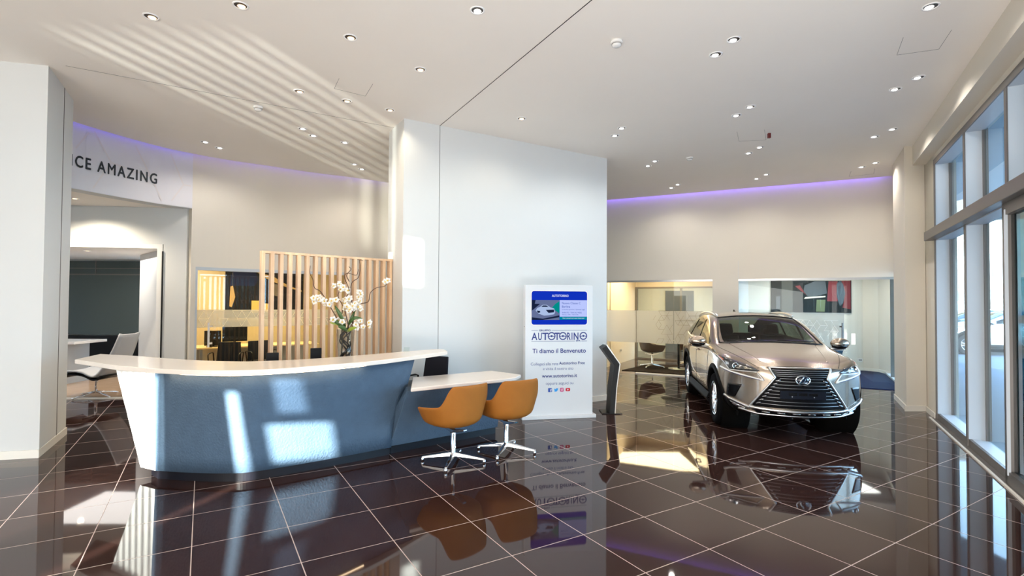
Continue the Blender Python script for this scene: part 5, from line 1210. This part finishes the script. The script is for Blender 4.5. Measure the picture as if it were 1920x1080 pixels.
# wheels
random.seed(2)
def make_wheel():
    t_ = bpy.data.objects.new('wheel', None); COL.objects.link(t_)
    g = MB(); R0 = WR; pr = [(.235, -.10), (.25, -.112), (.32, -.118), (.352, -.108), (R0-.004, -.09), (R0, -.06), (R0, .06), (R0-.004, .09), (.352, .108), (.32, .118), (.25, .112), (.235, .10)]
    g.lathe(pr, 56, (0, 0, 0), 'y', cap=False); obj('tyre', g, rubber, t_)
    g = MB(); g.lathe([(.236, .105), (.246, .108), (.24, .095), (.222, .085), (.215, -.09), (.236, -.10)], 56, (0, 0, 0), 'y', cap=False)
    for k in range(5):
        for dd in (-.20, .20):
            a = 2*PI*k/5+dd; a2 = 2*PI*k/5+dd*.62
            c, s_ = math.sin(a), math.cos(a); c2, s2 = math.sin(a2*1.0), math.cos(a2*1.0)
            ux, uz = s_, -c
            p0 = Vector((.05*c2, 0, .05*s2)); p1 = Vector((.230*c, 0, .230*s_)); wv = Vector((ux, 0, uz))
            g.hexa([p0-wv*.022+Vector((0, .045, 0)), p0+wv*.022+Vector((0, .045, 0)), p1+wv*.017+Vector((0, .070, 0)), p1-wv*.017+Vector((0, .070, 0)),
                    p0-wv*.018+Vector((0, .078, 0)), p0+wv*.018+Vector((0, .078, 0)), p1+wv*.012+Vector((0, .096, 0)), p1-wv*.012+Vector((0, .096, 0))])
    g.lathe([(0, .082), (.05, .080), (.062, .07), (.062, .03)], 28, (0, 0, 0), 'y'); rim = obj('rim', g, alloy, t_, bevel=.003)
    g = MB(); g.lathe([(0, .088), (.028, .086), (.030, .078)], 20, (0, 0, 0), 'y'); obj('hub_cap', g, M['chrome'], rim)
    g = MB(); g.lathe([(0, .02), (.17, .02), (.17, -.01), (0, -.01)], 30, (0, 0, 0), 'y'); obj('brake_disc', g, mat('brake_steel', (.2, .2, .2), .4, 1), t_)
    return t_
# every wheel is a part (its tyre mesh) carrying rim, hub and disc
def wheel_at(x, s_, steer=0):
    w_ = make_wheel(); tyre = [c for c in w_.children if c.name.startswith('tyre')][0]
    for c in [c for c in w_.children if c != tyre]: c.parent = tyre
    for c in list(tyre.children):
        for gc in list(c.children): gc.parent = tyre
    tyre.parent = car; tyre.name = 'wheel'; bpy.data.objects.remove(w_)
    tyre.location = (x, s_*WY, WR); tyre.rotation_euler = (0, .3, (0 if s_ > 0 else PI)+steer)
for s_ in (-1, 1):
    wheel_at(WX[0], s_); wheel_at(WX[1], s_)
# wheel wells, underbody and cabin
for x in WX:
    for s_ in (-1, 1): g = MB(); g.lathe([(0, .50*s_), (.45, .50*s_), (.45, .87*s_)], 32, (x, 0, WR+.01), 'y', cap=False); obj('wheel_well', g, cint, car)
g = MB(); g.box(-1.9, 1.0, -.80, .80, .42, .50); g.box(.60, 1.0, -.78, .78, .5, 1.02); obj('cabin_floor', g, cint, car)
g = MB(); rows = [[(x, y, z+.03*math.cos(y*2)) for y in (-.76, -.4, 0, .4, .76)] for x, z in ((1.02, 1.08), (.80, 1.09), (.62, 1.075), (.55, 1.0), (.60, .80))]; g.grid(rows); obj('dashboard', g, cint, car, solid=.02)
g = MB()
def seat(mb, x, y):
    mb.box(x-.02, x+.5, y-.25, y+.25, .5, .68); mb.hexa([(x-.02, y-.25, .62), (x+.1, y-.25, .62), (x+.1, y+.25, .62), (x-.02, y+.25, .62), (x-.30, y-.21, 1.22), (x-.20, y-.21, 1.22), (x-.20, y+.21, 1.22), (x-.30, y+.21, 1.22)])
    mb.hexa([(x-.31, y-.13, 1.24), (x-.22, y-.13, 1.24), (x-.22, y+.13, 1.24), (x-.31, y+.13, 1.24), (x-.34, y-.11, 1.42), (x-.26, y-.11, 1.42), (x-.26, y+.11, 1.42), (x-.34, y+.11, 1.42)])
for x, y in ((-.05, -.38), (-.05, .38)): g = MB(); seat(g, x, y); obj('car_seat', g, cint, car, bevel=.03, bseg=3)
g = MB(); g.box(-1.2, -.75, -.68, .68, .5, .72); g.hexa([(-1.25, -.66, .6), (-1.1, -.66, .6), (-1.1, .66, .6), (-1.25, .66, .6), (-1.5, -.62, 1.2), (-1.4, -.62, 1.2), (-1.4, .62, 1.2), (-1.5, .62, 1.2)]); obj('rear_bench', g, cint, car, bevel=.03, bseg=3)
for y in (-.4, .4): g = MB(); g.box(-1.52, -1.43, y-.12, y+.12, 1.21, 1.36); obj('headrest', g, cint, car, bevel=.03, bseg=3)
g = MB(); pts = [(.38+.055*math.cos(R_(a*12)), .38+.17*math.sin(R_(a*12)), 1.0+.165*math.cos(R_(a*12))) for a in range(31)]; g.tube(pts, .014, 8); g.tube([(.38, .22, 1.0), (.38, .54, 1.0)], .018); g.tube([(.38, .38, 1.0), (.56, .38, .95)], .03); obj('steering_wheel', g, cint, car)
g = MB(); g.box(.33, .36, -.12, .12, 1.36, 1.43); g.tube([(.35, 0, 1.42), (.32, 0, 1.50)], .012); obj('rear_view_mirror', g, cblack, car, bevel=.008)
for s_ in (-1, 1):
    pts = line_pts([(s_*.1, 1.205), (s_*.62, 1.19)], n=6, off_=.014); g = MB(); g.tube(pts, .007, 6); obj('wiper', g, cblack, car)
# black windscreen surround
def wsl(name, pts, r): g = MB(); g.tube(line_pts(pts, n=8, off_=.001), r, 6); obj(name, g, cblack, car)
wsl('windscreen_seal', [(-.735, 1.165), (-.71, 1.26), (-.655, 1.41), (-.60, 1.535), (-.30, 1.565), (0, 1.575), (.30, 1.565), (.60, 1.535), (.655, 1.41), (.71, 1.26), (.735, 1.165)], .012)
wsl('windscreen_seal', [(-.735, 1.165), (-.36, 1.185), (0, 1.195), (.36, 1.185), (.735, 1.165)], .012)
h_ = TREE.ray_cast(Vector((-1.35, 0, 3)), Vector((0, 0, -1)))[0]; g = MB(); g.hexa([(-1.45, -.02, h_.z-.02), (-1.25, -.025, h_.z-.01), (-1.25, .025, h_.z-.01), (-1.45, .02, h_.z-.02), (-1.44, -.004, h_.z+.06), (-1.40, -.004, h_.z+.06), (-1.40, .004, h_.z+.06), (-1.44, .004, h_.z+.06)]); obj('antenna', g, cblack, car)
# white block on the floor by the front wheel
p = at(1556, 806); t = bpy.data.objects; g = MB(); g.box(-.09, .09, -.05, .05, 0, .055); g.box(-.085, .085, -.045, .045, .055, .07)
o = obj('wheel_chock', g, mat('pale_turquoise', (.55, .78, .80), .3), bevel=.01, loc=(p.x, p.y, 0)); tag(o, 'small pale block on the tiles before the car front tyre', 'wheel chock')

# ================================================================== PARKED CARS OUTSIDE
def car_copy(label, px, py, heading, pm, sc=1.0):
    p = at(px, py, 0); r = bpy.data.objects.new('parked_car', None); COL.objects.link(r); r.location = (p.x, p.y, 0); r.rotation_euler = (0, 0, heading); r.scale = (CS*sc,)*3
    tag(r, label, 'car')
    for ch in list(car.children):
        if ch.name.split('.')[0] in ('grille', 'cabin_floor', 'steering_wheel', 'plate_holder', 'emblem', 'wiper', 'screw', 'running_light', 'intake_slats', 'grille_frame', 'corner_blade'): continue
        c = ch.copy(); COL.objects.link(c); c.parent = r
        if ch.data.materials and ch.data.materials[0] == paint:
            c.material_slots[0].link = 'OBJECT'; c.material_slots[0].material = pm
        for gc in ch.children: d = gc.copy(); COL.objects.link(d); d.parent = c
    return r
car_copy('dark blue parked car seen through the farther lower window', 1822, 655, R_(155), mat('paint_dark_blue', (.05, .07, .12), .3, .4, coat=1))
car_copy('silver-blue parked car seen through the nearer lower window', 1885, 664, R_(160), mat('paint_silver_blue', (.36, .42, .50), .3, .5, coat=1), 1.0)
